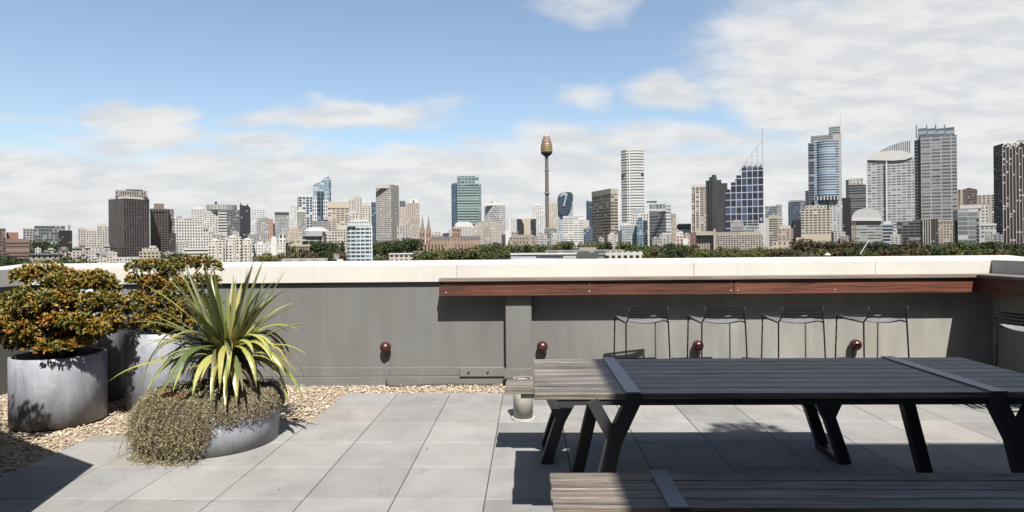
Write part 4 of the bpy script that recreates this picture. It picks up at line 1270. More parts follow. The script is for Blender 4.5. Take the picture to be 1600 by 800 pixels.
# --- cathedral
SAND = facade((.36, .235, .165), (.12, .075, .055), 5.2, 30, .4, .8, 0)
SANDP = mat_plain('sandstone', (0.274, 0.182, 0.129), .85, var=.2, scale=.2)
SLATE = mat_plain('slate_roof', (0.114, 0.103, 0.106), .7)
x = b('cathedral', 'cathedral', 'brown sandstone cathedral with two needle spires rising from the trees', 703, 980)
for a0, a1 in ((656, 664.5), (665.5, 674)):
    tw = x.body(a0, a1, 360, facade((.36, .24, .165), (.10, .065, .05), 4, 12, .4, .6, 0), depth=8, name='bell_tower', dy=-3)
    xm = (a0 + a1) / 2; c_ = at(xm, 360, 981.0); c_ -= x.o
    mb = MB(); r0 = 3.4
    mb.lathe([(r0, c_.z), (r0 * .55, c_.z + 8.5), (r0 * .12, c_.z + 21), (0.02, c_.z + 25)], 8, c_.x, c_.y)
    mb.build('spire', mat_plain('spire_stone', (0.190, 0.141, 0.114), .8), x.t)
    for s in (-3.2, 3.2):
        mb = MB(); mb.lathe([(.8, c_.z), (.02, c_.z + 5)], 6, c_.x + s, c_.y - 3.5); mb.build('pinnacle', SANDP, x.t)
x.body(672, 750, 374, SAND, depth=16, name='nave')
x.outline('roof', [(672, 374.5), (673, 369.5), (750, 369), (752, 374.5)], SLATE, dy=5, depth=7, roof=SLATE)
x.body(657, 752, 382, SAND, depth=6, name='aisle', dy=-6)
x.outline('gable_front', [(695, None), (695, 385), (700, 383), (704.5, 369), (709, 383), (714, 385), (714, None)], SANDP, dy=-12, depth=10)
x.body(707, 720, 358, facade((.34, .19, .13), (.13, .075, .055), 4, 9, .4, .55, 0), depth=12, name='crossing_tower', dy=4)
for q in (707.5, 711.5, 715.5, 719.5):
    c_ = at(q, 358, 983.5) - x.o; mb = MB(); mb.lathe([(.9, c_.z - .2), (.02, c_.z + 4.5)], 6, c_.x, c_.y); mb.build('pinnacle', SANDP, x.t)
for q in range(677, 692, 5): x.box('buttress', q, q + 1.2, 376, None, SANDP, -7.5, 1.2)
for q in range(718, 750, 5): x.box('buttress', q, q + 1.2, 376, None, SANDP, -7.5, 1.2)
x = b('low_building', AB, 'small cream block just right of the church spires', 681, 1150)
x.body(674, 689, 363, facade(CR, (.2, .18, .16), 5, 4, .5, .5), depth=16); x.mast(678, 356, 363, .5)
x = b('low_building', AB, 'small blue glass cube behind the church roof', 697, 1150)
x.body(692, 702, 364, facade((.05, .09, .22), (.04, .07, .18), 4, 4, .8, .8), depth=14)

x = b('office_tower', T, 'teal glass tower with dark blue left flank and square raised screen top', 729, 1350)
x.body(706, 716, 288, facade((.06, .12, .19), (.05, .11, .18), 3, 4, .7, .7, .05), depth=30, dy=4, name='blue_flank')
x.box('flank_top', 708, 716, 286, 288, BLUEG, 5, 20)
x.body(715, 749, 276.5, facade((.30, .41, .40), (.075, .145, .155), 34, 4.1, 1.0, .55, .25, (.14, .23, .24)), depth=30)
x.box('screen_top', 716, 748.5, 275, 289.5, facade((.33, .42, .42), (.21, .31, .32), 5.5, 5, .85, .8), -1.2, 3)
x.box('right_edge', 748.5, 753, 287, None, facade((.24, .32, .36), (.14, .22, .27), 4, 4, .6, .6), 6, 26)
x.fins('white_edge', [715.4], 1.0, 280, None, WHITEM, -1.5, 1.5); x.mast(723, 265, 276, .5)
x = b('office_tower', T, 'white grid tower with small domed roof right of the teal glass tower', 773, 1300)
x.body(757, 790, 321, facade(W7, (.13, .13, .14), 3.3, 3.3, .6, .55), corner=781, th=50, depth=24)
x.box('plant_room', 760, 786, 317.5, 321, WHITEM, 10, 14); x.drum('dome', 768, 779, 314.5, 318, WHITEM, 12)
x = b('office_building', AB, 'white block with barrel roof standing in front of the teal tower', 724, 1120)
x.body(709, 741, 354, facade((.60, .58, .55), (.17, .16, .15), 3.5, 3.2, .6, .5), depth=24)
x.outline('barrel_roof', [(711, 354), (712, 349), (717, 346.5), (733, 346.5), (738, 349), (740, 354)], WHITEM, dy=2, depth=20)
x = b('office_building', AB, 'beige stone block with stepped shoulders and a tall arched centre', 763, 1080)
x.outline('wall', [(735, None), (738, 363), (743, 350), (752, 345.5), (776, 345), (783, 350), (786, 358), (790, 360), (790, None)], facade((.52, .47, .41), (.24, .205, .175), 2.6, 3.4, .5, .55), depth=26)
x.outline('arch', [(757, None), (757, 358), (759, 354.5), (763, 353), (767, 354.5), (769, 358), (769, None)], facade((.46, .41, .35), (.22, .185, .155), 2.2, 3.2, .5, .6), dy=-2, depth=2)
x = b('office_building', AB, 'white ribbed office block left of the black pair', 799, 1250)
x.body(789, 809, 342, facade(W7, (.40, .41, .42), 2.4, 20, .4, 1.0), depth=22)
x = b('low_building', AB, 'dark gabled house with white end gable below the ribbed white block', 789, 900)
x.body(784, 793, 366, DARKR, depth=14); x.outline('gable', [(790, None), (790, 364), (793.5, 358.5), (799, 367), (799, None)], WHITEM, dy=-1, depth=10)
x = b('office_tower', T, 'pair of black blocks with a cream funnel shaped core between them', 821, 1150)
x.body(808, 819, 342, facade(DK, (.02, .02, .025), 3, 4, .7, .7, .05), depth=22)
x.body(829, 838, 342, facade(DK, (.02, .02, .025), 3, 4, .7, .7, .05), depth=22, name='right_wall')
x.outline('cream_core', [(819, None), (819, 352), (815, 342), (831, 341), (828, 350), (828, None)], mat_plain('cream_stone', (0.395, 0.334, 0.258), .8), dy=-2, depth=14)
x = b('sandstone_hall', AB, 'low sandstone building with grey pediment among the trees', 816, 880)
x.body(796, 838, 371, facade((.34, .27, .2), (.13, .10, .08), 5, 7, .4, .5), depth=20)
x.outline('roof', [(795, 371.5), (803, 367), (832, 366), (839, 371.5)], mat_plain('lead_roof', (0.228, 0.220, 0.205), .7), dy=3, depth=14)

# --- observation tower
x = b('observation_tower', 'observation tower', 'slender brown observation tower with a golden turret and white mast', 855.5, 1500)
m_ = 1500 / 980.0
def zz(y): return at(855.5, y, 1500).z - GZ
mb = MB(); mb.lathe([(3.1 * m_, 0), (2.9 * m_, zz(300)), (2.6 * m_, zz(243))], 16); mb.build('shaft', facade((.20, .145, .125), (.075, .055, .05), 2.2, 9, .45, .9, 0), x.t, smooth=True)
GOLD = mat_plain('gold_anodised', (0.365, 0.266, 0.125), .4, .3, var=.1, scale=.2, spec=.6)
mb = MB(); mb.lathe([(2.6 * m_, zz(245)), (8.2 * m_, zz(240.5)), (9.0 * m_, zz(239)), (9.0 * m_, zz(237.5))], 32); tur = mb.build('turret_base', DARKR, x.t, smooth=True)
for y0, y1, r0, r1 in ((237.3, 234.4, 9.0, 9.2), (233.6, 230.8, 9.2, 9.1), (230.0, 227.2, 9.0, 8.8), (226.5, 224.0, 8.6, 8.0)):
    mb = MB(); mb.lathe([(0, zz(y0)), (r0 * m_, zz(y0)), (r1 * m_, zz(y1)), (0, zz(y1))], 32); mb.build('turret_ring', GOLD, x.t)
mb = MB(); mb.lathe([(8.2 * m_, zz(237.4)), (8.2 * m_, zz(224))], 32); mb.build('turret_glazing', mat_plain('bronze_glass', (0.091, 0.065, 0.030), .2, .3), x.t, smooth=True)
mb = MB(); mb.lathe([(7.4 * m_, zz(224)), (7.0 * m_, zz(218)), (5.6 * m_, zz(217.5)), (5.2 * m_, zz(213.5)), (0, zz(213))], 32); mb.build('turret_roof', mat_plain('red_brown_band', (0.274, 0.179, 0.125), .6), x.t)
mb = MB(); mb.lathe([(1.6 * m_, zz(213.5)), (1.2 * m_, zz(210)), (.55 * m_, zz(207)), (.3 * m_, zz(192))], 10); mb.build('mast', WHITEM, x.t)
for y, r_ in ((266, 3.8), (302, 5.2)):
    mb = MB(); mb.lathe([(2.4 * m_, zz(y + 1)), (r_ * m_, zz(y + .7)), (r_ * m_, zz(y - .5)), (2.4 * m_, zz(y - .8))], 20); mb.build('collar', GREYM, x.t)
x = b('office_building', AB, 'low dark glass and stone base building under the observation tower', 855, 1350)
x.body(843, 870, 358, facade((.26, .27, .29), (.10, .12, .14), 4, 4, .7, .6), depth=20); x.box('roof_deck', 846, 867, 356, 358, GREYM, 3, 14)
x = b('office_tower', T, 'white finely gridded tower left of the observation tower', 841, 1320)
x.body(832, 851, 320, facade((.68, .68, .68), (.33, .34, .35), 2.9, 3.1, .5, .55), depth=24); x.box('roof_box', 835, 847, 318, 320, WHITEM, 6, 10)
x = b('office_tower', T, 'cream tower just right of the observation tower shaft', 865, 1600)
x.body(859, 872, 318, facade((.60, .54, .45), (.30, .25, .20), 3, 3.2, .5, .5), depth=24); x.box('roof_box', 861, 868, 313, 318, CREAMM, 5, 10)
x = b('office_tower', T, 'blue glass tower with a tilted oval head like a disc', 883, 1250)
x.body(872, 896, 320, facade((.44, .50, .56), (.24, .34, .44), 3, 3.4, .6, .6), depth=24)
pts = [(871.8, 326), (871.4, 314), (872.6, 307), (876, 302.4), (881, 300.4), (888, 299.8), (893.5, 300.6), (896, 304), (896.2, 312), (894, 321), (890, 329), (885.5, 335), (880, 336.5), (875, 333)][::-1]
x.outline('oval_head', pts, facade((.05, .085, .14), (.035, .07, .125), 4, 3.6, .85, .75, .06), dy=-6, depth=16, roof=BLUEG)
x.outline('light_strip', [(880.2, 322), (884.6, 305.5), (880, 304.5), (878.6, 303.5), (889, 303.5), (886.6, 306), (882.6, 322)][::-1], mat_plain('silver_strip', (0.319, 0.380, 0.441), .35), dy=-7, depth=.8)
x.outline('pale_top', [(874.5, 308), (879, 301.5), (885, 300), (884, 304)], mat_plain('silver_strip', (0.319, 0.380, 0.441), .35), dy=-6.6, depth=.5)
x = b('office_building', AB, 'wide white office block with long window bands right of the oval headed tower', 896, 1080)
x.body(880, 912, 338, facade((.68, .67, .64), (.30, .30, .30), 8, 3.6, .9, .42), depth=26, cap=(1, WHITEM, .2)); x.box('stair_core', 911, 921, 344, None, CREAMM, 3, 18)
x = b('office_tower', T, 'narrow deep blue tower behind the brown banded tower', 921, 1350)
x.body(916.5, 927, 316, facade((.045, .085, .17), (.035, .07, .15), 4, 3.4, .8, .7, .05), depth=24); x.outline('top', [(916.5, 316), (917, 313), (927, 315.5), (927, 317)], BLUEG, depth=20)
x = b('low_building', AB, 'low blue glass block at the foot of the brown banded tower', 919, 1000)
x.body(912, 927, 357, facade((.12, .17, .24), (.05, .09, .15), 4, 4, .75, .7), depth=18); x.box('roof_box', 916, 923, 354, 357, GREYM, 4, 8)
x = b('office_tower', T, 'brown banded concrete tower with beige crown, left of the white tall tower', 946, 1080)
x.body(925.5, 966, 296, facade((.42, .35, .275), (.10, .075, .06), 6.4, 4.75, .90, .50, .12, offv=.2), corner=955, th=30)
x.box('crown', 925.2, 966.4, 294.5, 303, mat_plain('beige_precast', (0.350, 0.300, 0.236), .8), -.9, 20, corner=955, th=30)
x = b('office_tower', T, 'tallest white banded tower with chamfered corners right of the centre', 989.5, 1500)
MLC = facade((.74, .74, .73), (.13, .12, .13), 40, 4.3, 1.0, .42, .2, (.3, .28, .28))
pl = []
c, e, f = los(989.5, 1500); a0, a1 = isect(c, e, 971.5), isect(c, e, 1007.5)
for ua, wa in ((a0, 12), (a0 + 13, 0), (a1 - 11, 0), (a1, 10), (a1, 40), (a0, 40)):
    pl.append(x.loc(c + e * ua + f * wa))
mb = MB(); mb.prism(pl, 0, x.z(989.5, 234.5), 0, 1, x.us); mb.build('wall', [MLC, ROOFM], x.t, fix=False)
x.cap(pl, x.z(989.5, 234.5), 3.2, WHITEM, .4); x.box('service_band', 972.5, 1007, 271.5, 273.5, DARKR, 3, 22)
x.box('corner_column', 983.6, 985.2, 236, None, WHITEM, -1.0, 2); x.box('corner_column', 996.8, 998.2, 236, None, WHITEM, -1.0, 2)
x = b('office_building', AB, 'white block with arched glass roof in front of the tall white tower', 1001, 1150)
x.body(988, 1016, 333, facade(W7, (.10, .10, .11), 4.2, 4, .55, .55), depth=24)
x.outline('arched_roof', [(989, 333), (990.5, 328), (995, 325.5), (1001, 325), (1004, 327), (1005, 333)], mat_plain('roof_glass', (0.319, 0.350, 0.380), .3), dy=2, depth=16, roof=mat_plain('roof_glass', (0.319, 0.350, 0.380), .3))
x = b('office_building', AB, 'pale blue grey glass block low beside the brown banded tower', 982, 960)
x.body(969, 996, 352, facade((.42, .47, .5), (.18, .26, .31), 3.4, 3.8, .7, .55), depth=20); x.box('wing', 964, 972, 360, None, facade((.12, .12, .13), DK, 3, 4, .6, .6), -4, 14)
x.box('roof_box', 972, 985, 348.5, 352, WHITEM, 5, 8)
x = b('office_building', AB, 'teal and navy glass block with small hood left of the grey glass block', 1003, 940)
x.body(995.5, 1006, 344, facade((.16, .30, .38), (.08, .19, .26), 4, 4, .75, .7, .2), depth=18); x.box('dark_flank', 1006, 1012, 345, None, facade((.04, .05, .07), DK, 3, 4, .7, .7), 2, 16)
x.box('hood', 997, 1004, 340, 344, BLUEG, 3, 8)
x = b('office_building', AB, 'pale grey glass office block with fine bands and a rooftop sign frame', 1031, 1000)
x.body(1015, 1049, 320, facade((.60, .63, .64), (.34, .38, .40), 30, 5.0, 1.0, .6, .3, (.48, .5, .5)), corner=1041, th=35)
x.box('top_frame', 1015, 1041, 319, 330, facade((.55, .57, .58), (.28, .31, .33), 5, 11, .85, .7), -1.4, 2)
x.box('sign_frame', 1011, 1027, 314, 316.5, DARKR, 12, 3); x.mast(1013, 314, 322, .5, 'sign_post', 13); x.mast(1024, 313, 322, .5, 'sign_post', 13)
x = b('office_building', AB, 'narrow beige tower block tucked behind the pale grey glass block', 1051, 1120)
x.body(1044, 1057, 334, facade((.50, .42, .32), (.2, .16, .12), 4, 3.6, .5, .55), depth=20); x.box('lower_wing', 1047, 1058, 352, None, facade((.5, .43, .34), (.3, .25, .2), 3, 8, .4, .8), -4, 14)
x = b('office_building', AB, 'low white block with black glass top band in the gap of the skyline', 1068, 1300)
x.body(1056, 1081, 358, facade(W7, (.2, .2, .2), 4, 4, .5, .5), depth=20); x.box('black_band', 1056, 1081, 351, 358, facade((.03, .035, .045), DK, 4, 7, .8, .8, 0), 2, 18)
x.box('roof_plane', 1057, 1080, 349.5, 351, WHITEM, 3, 16)
x = b('low_building', AB, 'small white building with red framed windows at the tree line', 1066, 880)
x.body(1057, 1074, 369, facade((.62, .55, .5), (.36, .10, .08), 5, 5, .55, .6, .1), depth=14); x.box('upper_floor', 1057, 1068, 361, 369, facade(W7, (.15, .14, .14), 4, 4, .5, .5), 4, 10)
x.box('white_gable', 1067, 1075, 374, None, WHITEM, -3, 6)
x = b('brick_building', AB, 'small dark red brick block with white window bars left of the long beige building', 1083, 900)
x.body(1078, 1088, 363, facade((.20, .07, .06), (.5, .46, .44), 4, 3.6, .4, .4), depth=14)

# --- right of centre
x = b('office_tower', T, 'slim cream tower with vertical white fins beside the black stepped tower', 1091.5, 1250)
x.body(1080, 1103.5, 289, facade((.46, .38, .32), (.20, .155, .135), 6.6, 3.6, .74, .55, .3), depth=26)
x.fins('fin', [1080.8, 1087.2, 1093.6, 1099.2, 1103], 1.3, 289, None, WHITEM, -1.2, 1.4); x.box('top_band', 1080, 1103.6, 288, 293, mat_plain('cream_panel', (0.456, 0.426, 0.380), .7), -1.4, 27)
x = b('office_tower', T, 'black ribbed tower with stepped round bays, tallest in its middle', 1120, 1350)
BK = facade((.075, .08, .09), (.028, .03, .036), 2.1, 30, .5, 1.0, 0)
x.body(1103.5, 1112, 282, BK, depth=26, dy=10); x.body(1109, 1121, 276.5, BK, depth=26, dy=4, name='bay'); x.body(1113, 1120, 273, BK, depth=20, dy=0, name='bay')
x.body(1119, 1128, 281, BK, depth=26, dy=4, name='bay'); x.body(1127, 1137.5, 286, BK, depth=24, dy=10, name='bay'); x.box('black_slot', 1120, 1132, 328, None, DARKR, -3, 6)
x = b('office_tower', T, 'dark blue glass tower gridded in white, stepping up to an open steel sail', 1165, 1200)
x.outline('wall', [(1134.5, None), (1134.5, 296), (1143, 296), (1143, 285), (1151.5, 285), (1151.5, 274), (1159.5, 274), (1159.5, 262.5), (1194, 262.5), (1194, None)],
          facade((.52, .56, .62), (.035, .045, .095), 8.55, 11.0, .89, .90, .10, (.06, .08, .15), offu=.37, offv=.05), depth=28)
LT = mat_plain('white_lattice_steel', (0.456, 0.471, 0.502), .5)
c, e, f = los(1165, 1202)
def dp(px, py):
    P_ = c + e * isect(c, e, px); return Vector((P_.x - x.o.x, P_.y - x.o.y, at(px, py, P_.y).z - GZ))
for n_, pth, r_ in [('mast', [(1193.3, 263), (1193.5, 200)], .9), ('sail_edge', [(1143, 296), (1160, 262), (1176, 240), (1193.3, 219)], .8), ('lattice_post', [(1168, 263), (1168, 251)], .75), ('lattice_post', [(1176.5, 263), (1176.5, 240)], .75),
                    ('lattice_post', [(1185, 263), (1185, 229)], .75), ('lattice_rail', [(1165, 253), (1193.3, 253)], .65), ('lattice_rail', [(1174, 242), (1193.3, 242)], .65), ('lattice_rail', [(1183, 231), (1193.3, 231)], .65)]:
    mb = MB(); mb.tube([dp(*q) for q in pth], r_, 5); mb.build(n_, LT, x.t)
x.box('plant_room', 1162, 1193, 257.5, 262.5, facade((.6, .62, .64), (.4, .42, .45), 3, 4, .5, .6), 3, 16)
x = b('office_building', AB, 'small mauve grey block in front of the white gridded glass tower', 1152, 1000)
x.body(1143, 1162, 347, facade((.36, .33, .34), (.24, .25, .28), 20, 5, 1, .5), depth=18); x.box('roof_box', 1146, 1158, 343.5, 347, mat_plain('mauve_panel', (0.289, 0.266, 0.274), .7), 3, 10)
x = b('office_building', AB, 'low glass block with pale roof beside the sign tower', 1174, 1010)
x.body(1162, 1186, 351, facade((.40, .47, .48), (.12, .19, .22), 4, 4.5, .8, .6), depth=18); x.box('roof_plane', 1164, 1185, 348.5, 350, GREYM, -1, 16)
x = b('sign_tower', T, 'narrow white tower topped by a square black sign with a pale ring', 1189.5, 960)
x.body(1186, 1193.5, 347, facade((.70, .69, .66), (.2, .19, .18), 4, 3.2, .4, .4), depth=12)
sg = x.box('sign', 1186, 1193.5, 339, 347, DARKR, -1, 3)
mb = MB(); c_ = at(1189.7, 342.4, 958.4) - x.o
for j in range(20):
    a, a2 = 5.6 * j / 20 + .6, 5.6 * (j + 1) / 20 + .6
    mb.face([(c_.x + rr * math.cos(q), c_.y, c_.z + rr * math.sin(q)) for rr, q in ((1.3, a), (2.1, a), (2.1, a2), (1.3, a2))])
mb.build('sign_ring', mat_plain('sign_white', (0.570, 0.570, 0.570), .6), x.t)
x = b('parliament_annex', AB, 'long low beige office building with rows of square dark windows above the trees', 1138, 900)
x.body(1087, 1192, 367, facade((.42, .36, .30), (.035, .03, .03), 4.0, 3.25, .58, .52, .04), depth=26)
x.box('roof_slab', 1088, 1118, 361.5, 367.5, mat_plain('beige_roof', (0.350, 0.300, 0.243), .85), 2, 20); x.box('roof_slab', 1119, 1153, 362.5, 367.5, mat_plain('grey_roof', (0.274, 0.243, 0.205), .85), 2, 20); x.box('roof_slab', 1154, 1190, 362, 367.5, mat_plain('beige_roof', (0.350, 0.300, 0.243), .85), 2, 20)
x.box('stair_tower', 1115, 1118.5, 358, None, mat_plain('beige_roof', (0.350, 0.300, 0.243), .85), -2, 6); x.box('stair_tower', 1152.5, 1155, 362, None, mat_plain('brown_core', (0.205, 0.160, 0.129), .8), -2, 6)
x = b('office_tower', T, 'blue grey glass tower behind, just right of the white gridded tower', 1208, 1600)
x.body(1196, 1214, 322, facade((.25, .29, .31), (.08, .12, .15), 3.4, 3.4, .7, .6, .3), depth=24); x.body(1213, 1222, 320, facade((.36, .34, .35), (.25, .25, .27), 3, 3, .5, .5), depth=20, name='grey_core'); x.mast(1215, 316, 321, 1.0)
x = b('office_building', AB, 'concrete tower block with dark window bands and a plain pale flank', 1211, 1050)
x.body(1201, 1215, 337, facade((.42, .39, .35), (.06, .06, .06), 6.5, 3.6, .9, .5, .1), depth=20, yb=None); x.box('flank', 1195, 1202, 341, None, mat_plain('pale_flank', (0.395, 0.395, 0.372), .75), -2, 16)
x.box('rear_wing', 1214, 1223, 338, None, facade((.52, .47, .41), (.36, .32, .28), 9, 3.4, 1, .5), 4, 14); x.box('top_band', 1201, 1215, 336, 342, mat_plain('beige_precast', (0.350, 0.300, 0.236), .8), -.8, 20)
x = b('brick_building', AB, 'pinkish stepped block with triangular balconies low in the skyline', 1228, 960)
x.body(1215, 1240, 357, facade((.48, .38, .32), (.2, .12, .10), 6, 3.6, .6, .5, .3), depth=18); x.box('upper_floor', 1218, 1236, 352.5, 357, CREAMM, 4, 10)
x = b('low_building', AB, 'low cream sandstone building half hidden by trees below the pinkish block', 1240, 820)
x.body(1207, 1266, 377, facade((.58, .49, .38), (.22, .15, .12), 7, 8, .35, .5), depth=18); x.box('gable', 1244, 1255, 371, None, mat_plain('cream_stone', (0.395, 0.334, 0.258), .8), 4, 10)
x = b('office_tower', T, 'navy glass tower with broken reflections left of the tallest blue tower', 1246, 1500)
x.body(1232, 1250, 315, facade((.10, .14, .20), (.04, .075, .13), 3.4, 4, .8, .7, .2, (.1, .15, .2)), depth=26); x.body(1249, 1259, 314, facade((.24, .28, .33), (.1, .15, .22), 3, 3.4, .7, .6), depth=22, name='side_bay'); x.box('roof_rim', 1234, 1257, 312.5, 315, GREYM, 4, 14)
x.box('dark_base', 1240, 1254, 343, None, facade((.03, .03, .05), DK, 3, 4, .7, .7, .05), -12, 12)
x = b('office_tower', T, 'tallest blue banded glass tower with grey core and rooftop mast', 1291, 1300)
x.body(1272, 1312, 219, facade((.50, .56, .62), (.17, .25, .37), 44, 3.9, 1.0, .62, .3, (.22, .31, .43)), depth=30)
x.drum('curved_face', 1273, 1311, 219.5, 312, facade((.50, .57, .63), (.16, .245, .37), 44, 3.9, 1.0, .62, .25, (.21, .31, .44)), -7)
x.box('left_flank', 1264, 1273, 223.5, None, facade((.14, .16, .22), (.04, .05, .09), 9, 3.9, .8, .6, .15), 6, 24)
x.box('roof_tier', 1268.5, 1303, 211.5, 219.5, facade((.30, .31, .34), (.16, .17, .19), 40, 3, 1, .4), 4, 18)
x.box('core', 1300, 1316.2, 208, None, mat_plain('core_concrete', (0.350, 0.342, 0.327), .7), 8, 20); x.box('core_top', 1296.5, 1314.5, 197.5, 209, facade((.38, .43, .46), (.16, .23, .27), 30, 3.6, 1, .5), 9, 14)
x.box('notched_band', 1273, 1312, 306.5, 312.5, facade((.58, .62, .66), (.04, .05, .08), 4.6, 9, .6, .9, 0), -13, 3)
x.box('pale_base', 1296, 1317, 312.5, None, facade((.60, .62, .62), (.34, .40, .45), 5, 4.2, .55, .6), -14, 20); x.box('shoulder', 1259, 1265, 298, None, DARKR, 10, 18)
x.mast(1313, 178, 198, .7)
x = b('office_building', AB, 'cream gridded office block at the foot of the tallest blue tower', 1275, 1050)
x.body(1252, 1299, 327, facade((.60, .53, .43), (.10, .08, .065), 5.9, 3.95, .74, .52, .1, offu=.1), depth=26); x.box('upper_floor', 1259, 1293, 321, 327, facade((.58, .51, .41), (.2, .16, .13), 5, 5, .5, .4), 4, 16)
x.box('plain_base', 1252, 1299, 365, None, mat_plain('cream_stone2', (0.441, 0.388, 0.312), .8), -.8, 27)
x = b('office_tower', T, 'dark tower with pale round rooftop plant behind the barrel roofed tower', 1339, 1450)
x.body(1324, 1354, 289, facade((.22, .24, .25), (.055, .065, .075), 30, 3.9, 1, .6, .3, (.12, .13, .14)), depth=26); x.box('rooftop_plant', 1327, 1350, 278.5, 288.5, facade((.58, .55, .48), (.3, .28, .25), 5, 5, .5, .5), 6, 14)
x.box('left_edge', 1322.5, 1327, 281, None, DARKR, -3, 12); x.box('lower_block', 1316, 1330, 309, None, facade(DK, (.025, .025, .03), 4, 4, .7, .7, .06), -10, 16)
x = b('glass_hall', AB, 'glass fronted building with rounded white roof and red left edge', 1354, 980)
x.outline('wall', [(1331, None), (1331, 344), (1378, 344), (1378, None)], facade((.46, .47, .46), (.20, .225, .225), 12, 4.6, .94, .5, .35, (.36, .38, .37)), depth=22)
x.outline('rounded_roof', [(1331, 344.5), (1331.5, 338), (1336, 331), (1343, 327), (1352, 325.5), (1362, 325.5), (1371, 328.5), (1376.5, 335), (1378.5, 344.5)], mat_plain('pale_roof_sheet', (0.441, 0.445, 0.441), .5), dy=-2, depth=20, roof=WHITEM)
x.outline('white_eave', [(1331, 345), (1332, 340), (1376, 340), (1379, 345)], WHITEM, dy=-3.5, depth=2); x.fins('red_edge', [1333.5, 1337], 1.6, 346, None, mat_plain('red_panel', (0.228, 0.068, 0.068), .6), -2.5, 1.2)
x = b('office_tower', T, 'pale banded tower with bowed roof and a louvred quarter sail on top', 1391, 1150)
x.body(1355, 1430, 249, facade((.56, .58, .60), (.26, .285, .32), 6.6, 4.1, .84, .56, .3, (.4, .42, .44)), depth=30)
x.outline('bowed_roof', [(1356, 250), (1360, 245.5), (1366, 240), (1380, 236.5), (1398, 235), (1412, 235.5), (1422, 238.5), (1427.5, 245), (1416, 249.5), (1395, 251)], WHITEM, dy=-3, depth=22)
x.outline('sail', [(1372, 240), (1380, 233.5), (1394, 227), (1410, 222), (1424, 219.5), (1424, 241)], facade((.56, .57, .59), (.36, .37, .40), 3.4, 60, .5, 1, 0), dy=4, depth=4, roof=GREYM)
x.fins('white_pier', [1386.5], 2.0, 252, None, WHITEM, -1.0, 1.2); x.fins('white_edge', [1355.6, 1429.4], 1.6, 249, None, WHITEM, -.8, 1.2); x.mast(1424.3, 213, 222, .4)
x = b('office_tower', T, 'tall grey banded tower with dark left flank and blue glass castle like crown', 1463, 1150)
x.body(1430, 1496.5, 214, facade((.32, .325, .345), (.185, .19, .205), 13.2, 5.1, .86, .56, .25, (.24, .245, .26)), corner=1440, th=12)
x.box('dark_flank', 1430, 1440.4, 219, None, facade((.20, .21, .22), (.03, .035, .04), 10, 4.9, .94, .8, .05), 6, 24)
for a0, a1 in ((1436, 1449), (1450.5, 1463), (1464.5, 1477), (1478.5, 1493)): x.box('crown_box', a0, a1, 199 if a0 > 1470 else 200.5, 214.5, facade((.13, .17, .22), (.16, .225, .29), 12, 6, .9, .8, .2), 4, 14)
for q in (1433.5, 1449.7, 1463.8, 1477.7): x.box('crown_fin', q - 1, q + 1, 195, 214, mat_plain('fin_steel', (0.137, 0.160, 0.190), .5), 1, 14)
x.mast(1461, 178, 200, .4); x.mast(1477, 188, 200, .4)
x.box('notched_base', 1440.5, 1466, 335.5, 340, facade((.30, .3, .32), (.05, .05, .06), 2.6, 6, .5, .9, 0), -2, 3)
x = b('office_building', AB, 'low navy glass block with white bands in front of the barrel roofed tower', 1388, 930)
x.body(1379, 1396, 350, facade((.46, .49, .52), (.06, .095, .16), 16, 5.2, 1, .62, .1), depth=16); x.box('roof_box', 1381, 1392, 346, 350, WHITEM, 3, 8); x.box('wing', 1395, 1402, 358, None, facade(W7, GB, 5, 5, .5, .5), 2, 12)
x = b('office_building', AB, 'low dark block with silver bands at the foot of the grey banded tower', 1422, 940)
x.body(1401, 1442, 346, facade((.13, .14, .16), (.03, .035, .045), 8, 4.6, .92, .6, .15), depth=20); x.box('banded_bay', 1426, 1442, 343.5, None, facade((.30, .31, .33), (.04, .045, .055), 14, 4.2, .95, .55, .1), -3, 12)
x = b('office_building', AB, 'low block with cream vertical fins below the grey banded tower', 1454, 930)
x.body(1442, 1466, 342, facade((.08, .075, .075), (.05, .05, .05), 4, 4, .7, .6), depth=18); x.fins('fin', [1442.8 + 3.7 * q for q in range(7)], 1.3, 341.5, None, CREAMM, -1.2, 1.4)
x = b('office_building', AB, 'low beige block with small dark windows right of the finned one', 1477, 940)
x.body(1465, 1489, 345.5, facade((.50, .44, .36), (.09, .075, .065), 3.8, 4.2, .5, .5), depth=18); x.box('roof_edge', 1465, 1489, 344, 346, CREAMM, -.6, 18)
x = b('office_building', AB, 'grey glass office block with a black banded lower half right of the grey tower', 1511, 930)
x.body(1490, 1530, 327.5, facade((.36, .38, .41), (.26, .285, .315), 13, 7, .94, .8, .3), depth=20, corner=1497, th=14)
x.box('banded_front', 1500, 1530, 341, None, facade((.20, .20, .21), (.045, .045, .05), 26, 5, .98, .62, .15), -3, 10)
x = b('apartment_tower', T, 'cream slab with a vertical dark slot behind the grey glass block', 1503, 1400)
x.body(1496, 1509, 296, facade((.54, .46, .38), (.26, .2, .16), 5.6, 30, .45, 1, 0), depth=20)
x = b('office_tower', T, 'brown glass tower with a tilted roof between two cream slabs', 1518, 1300)
x.outline('wall', [(1508, None), (1508, 296), (1514, 293), (1528, 296), (1528, None)], facade((.22, .18, .17), (.08, .065, .065), 3.4, 4, .7, .7), depth=20, roof=WHITEM)
x = b('apartment_tower', T, 'cream apartment slab with dark slots left of the black tower', 1541, 1250)
x.body(1528, 1554, 304.5, facade((.58, .50, .41), (.19, .15, .12), 5.4, 3.6, .5, .6), depth=20)
x = b('office_building', AB, 'white office block with small red rooftop lettering strip', 1522, 1080)
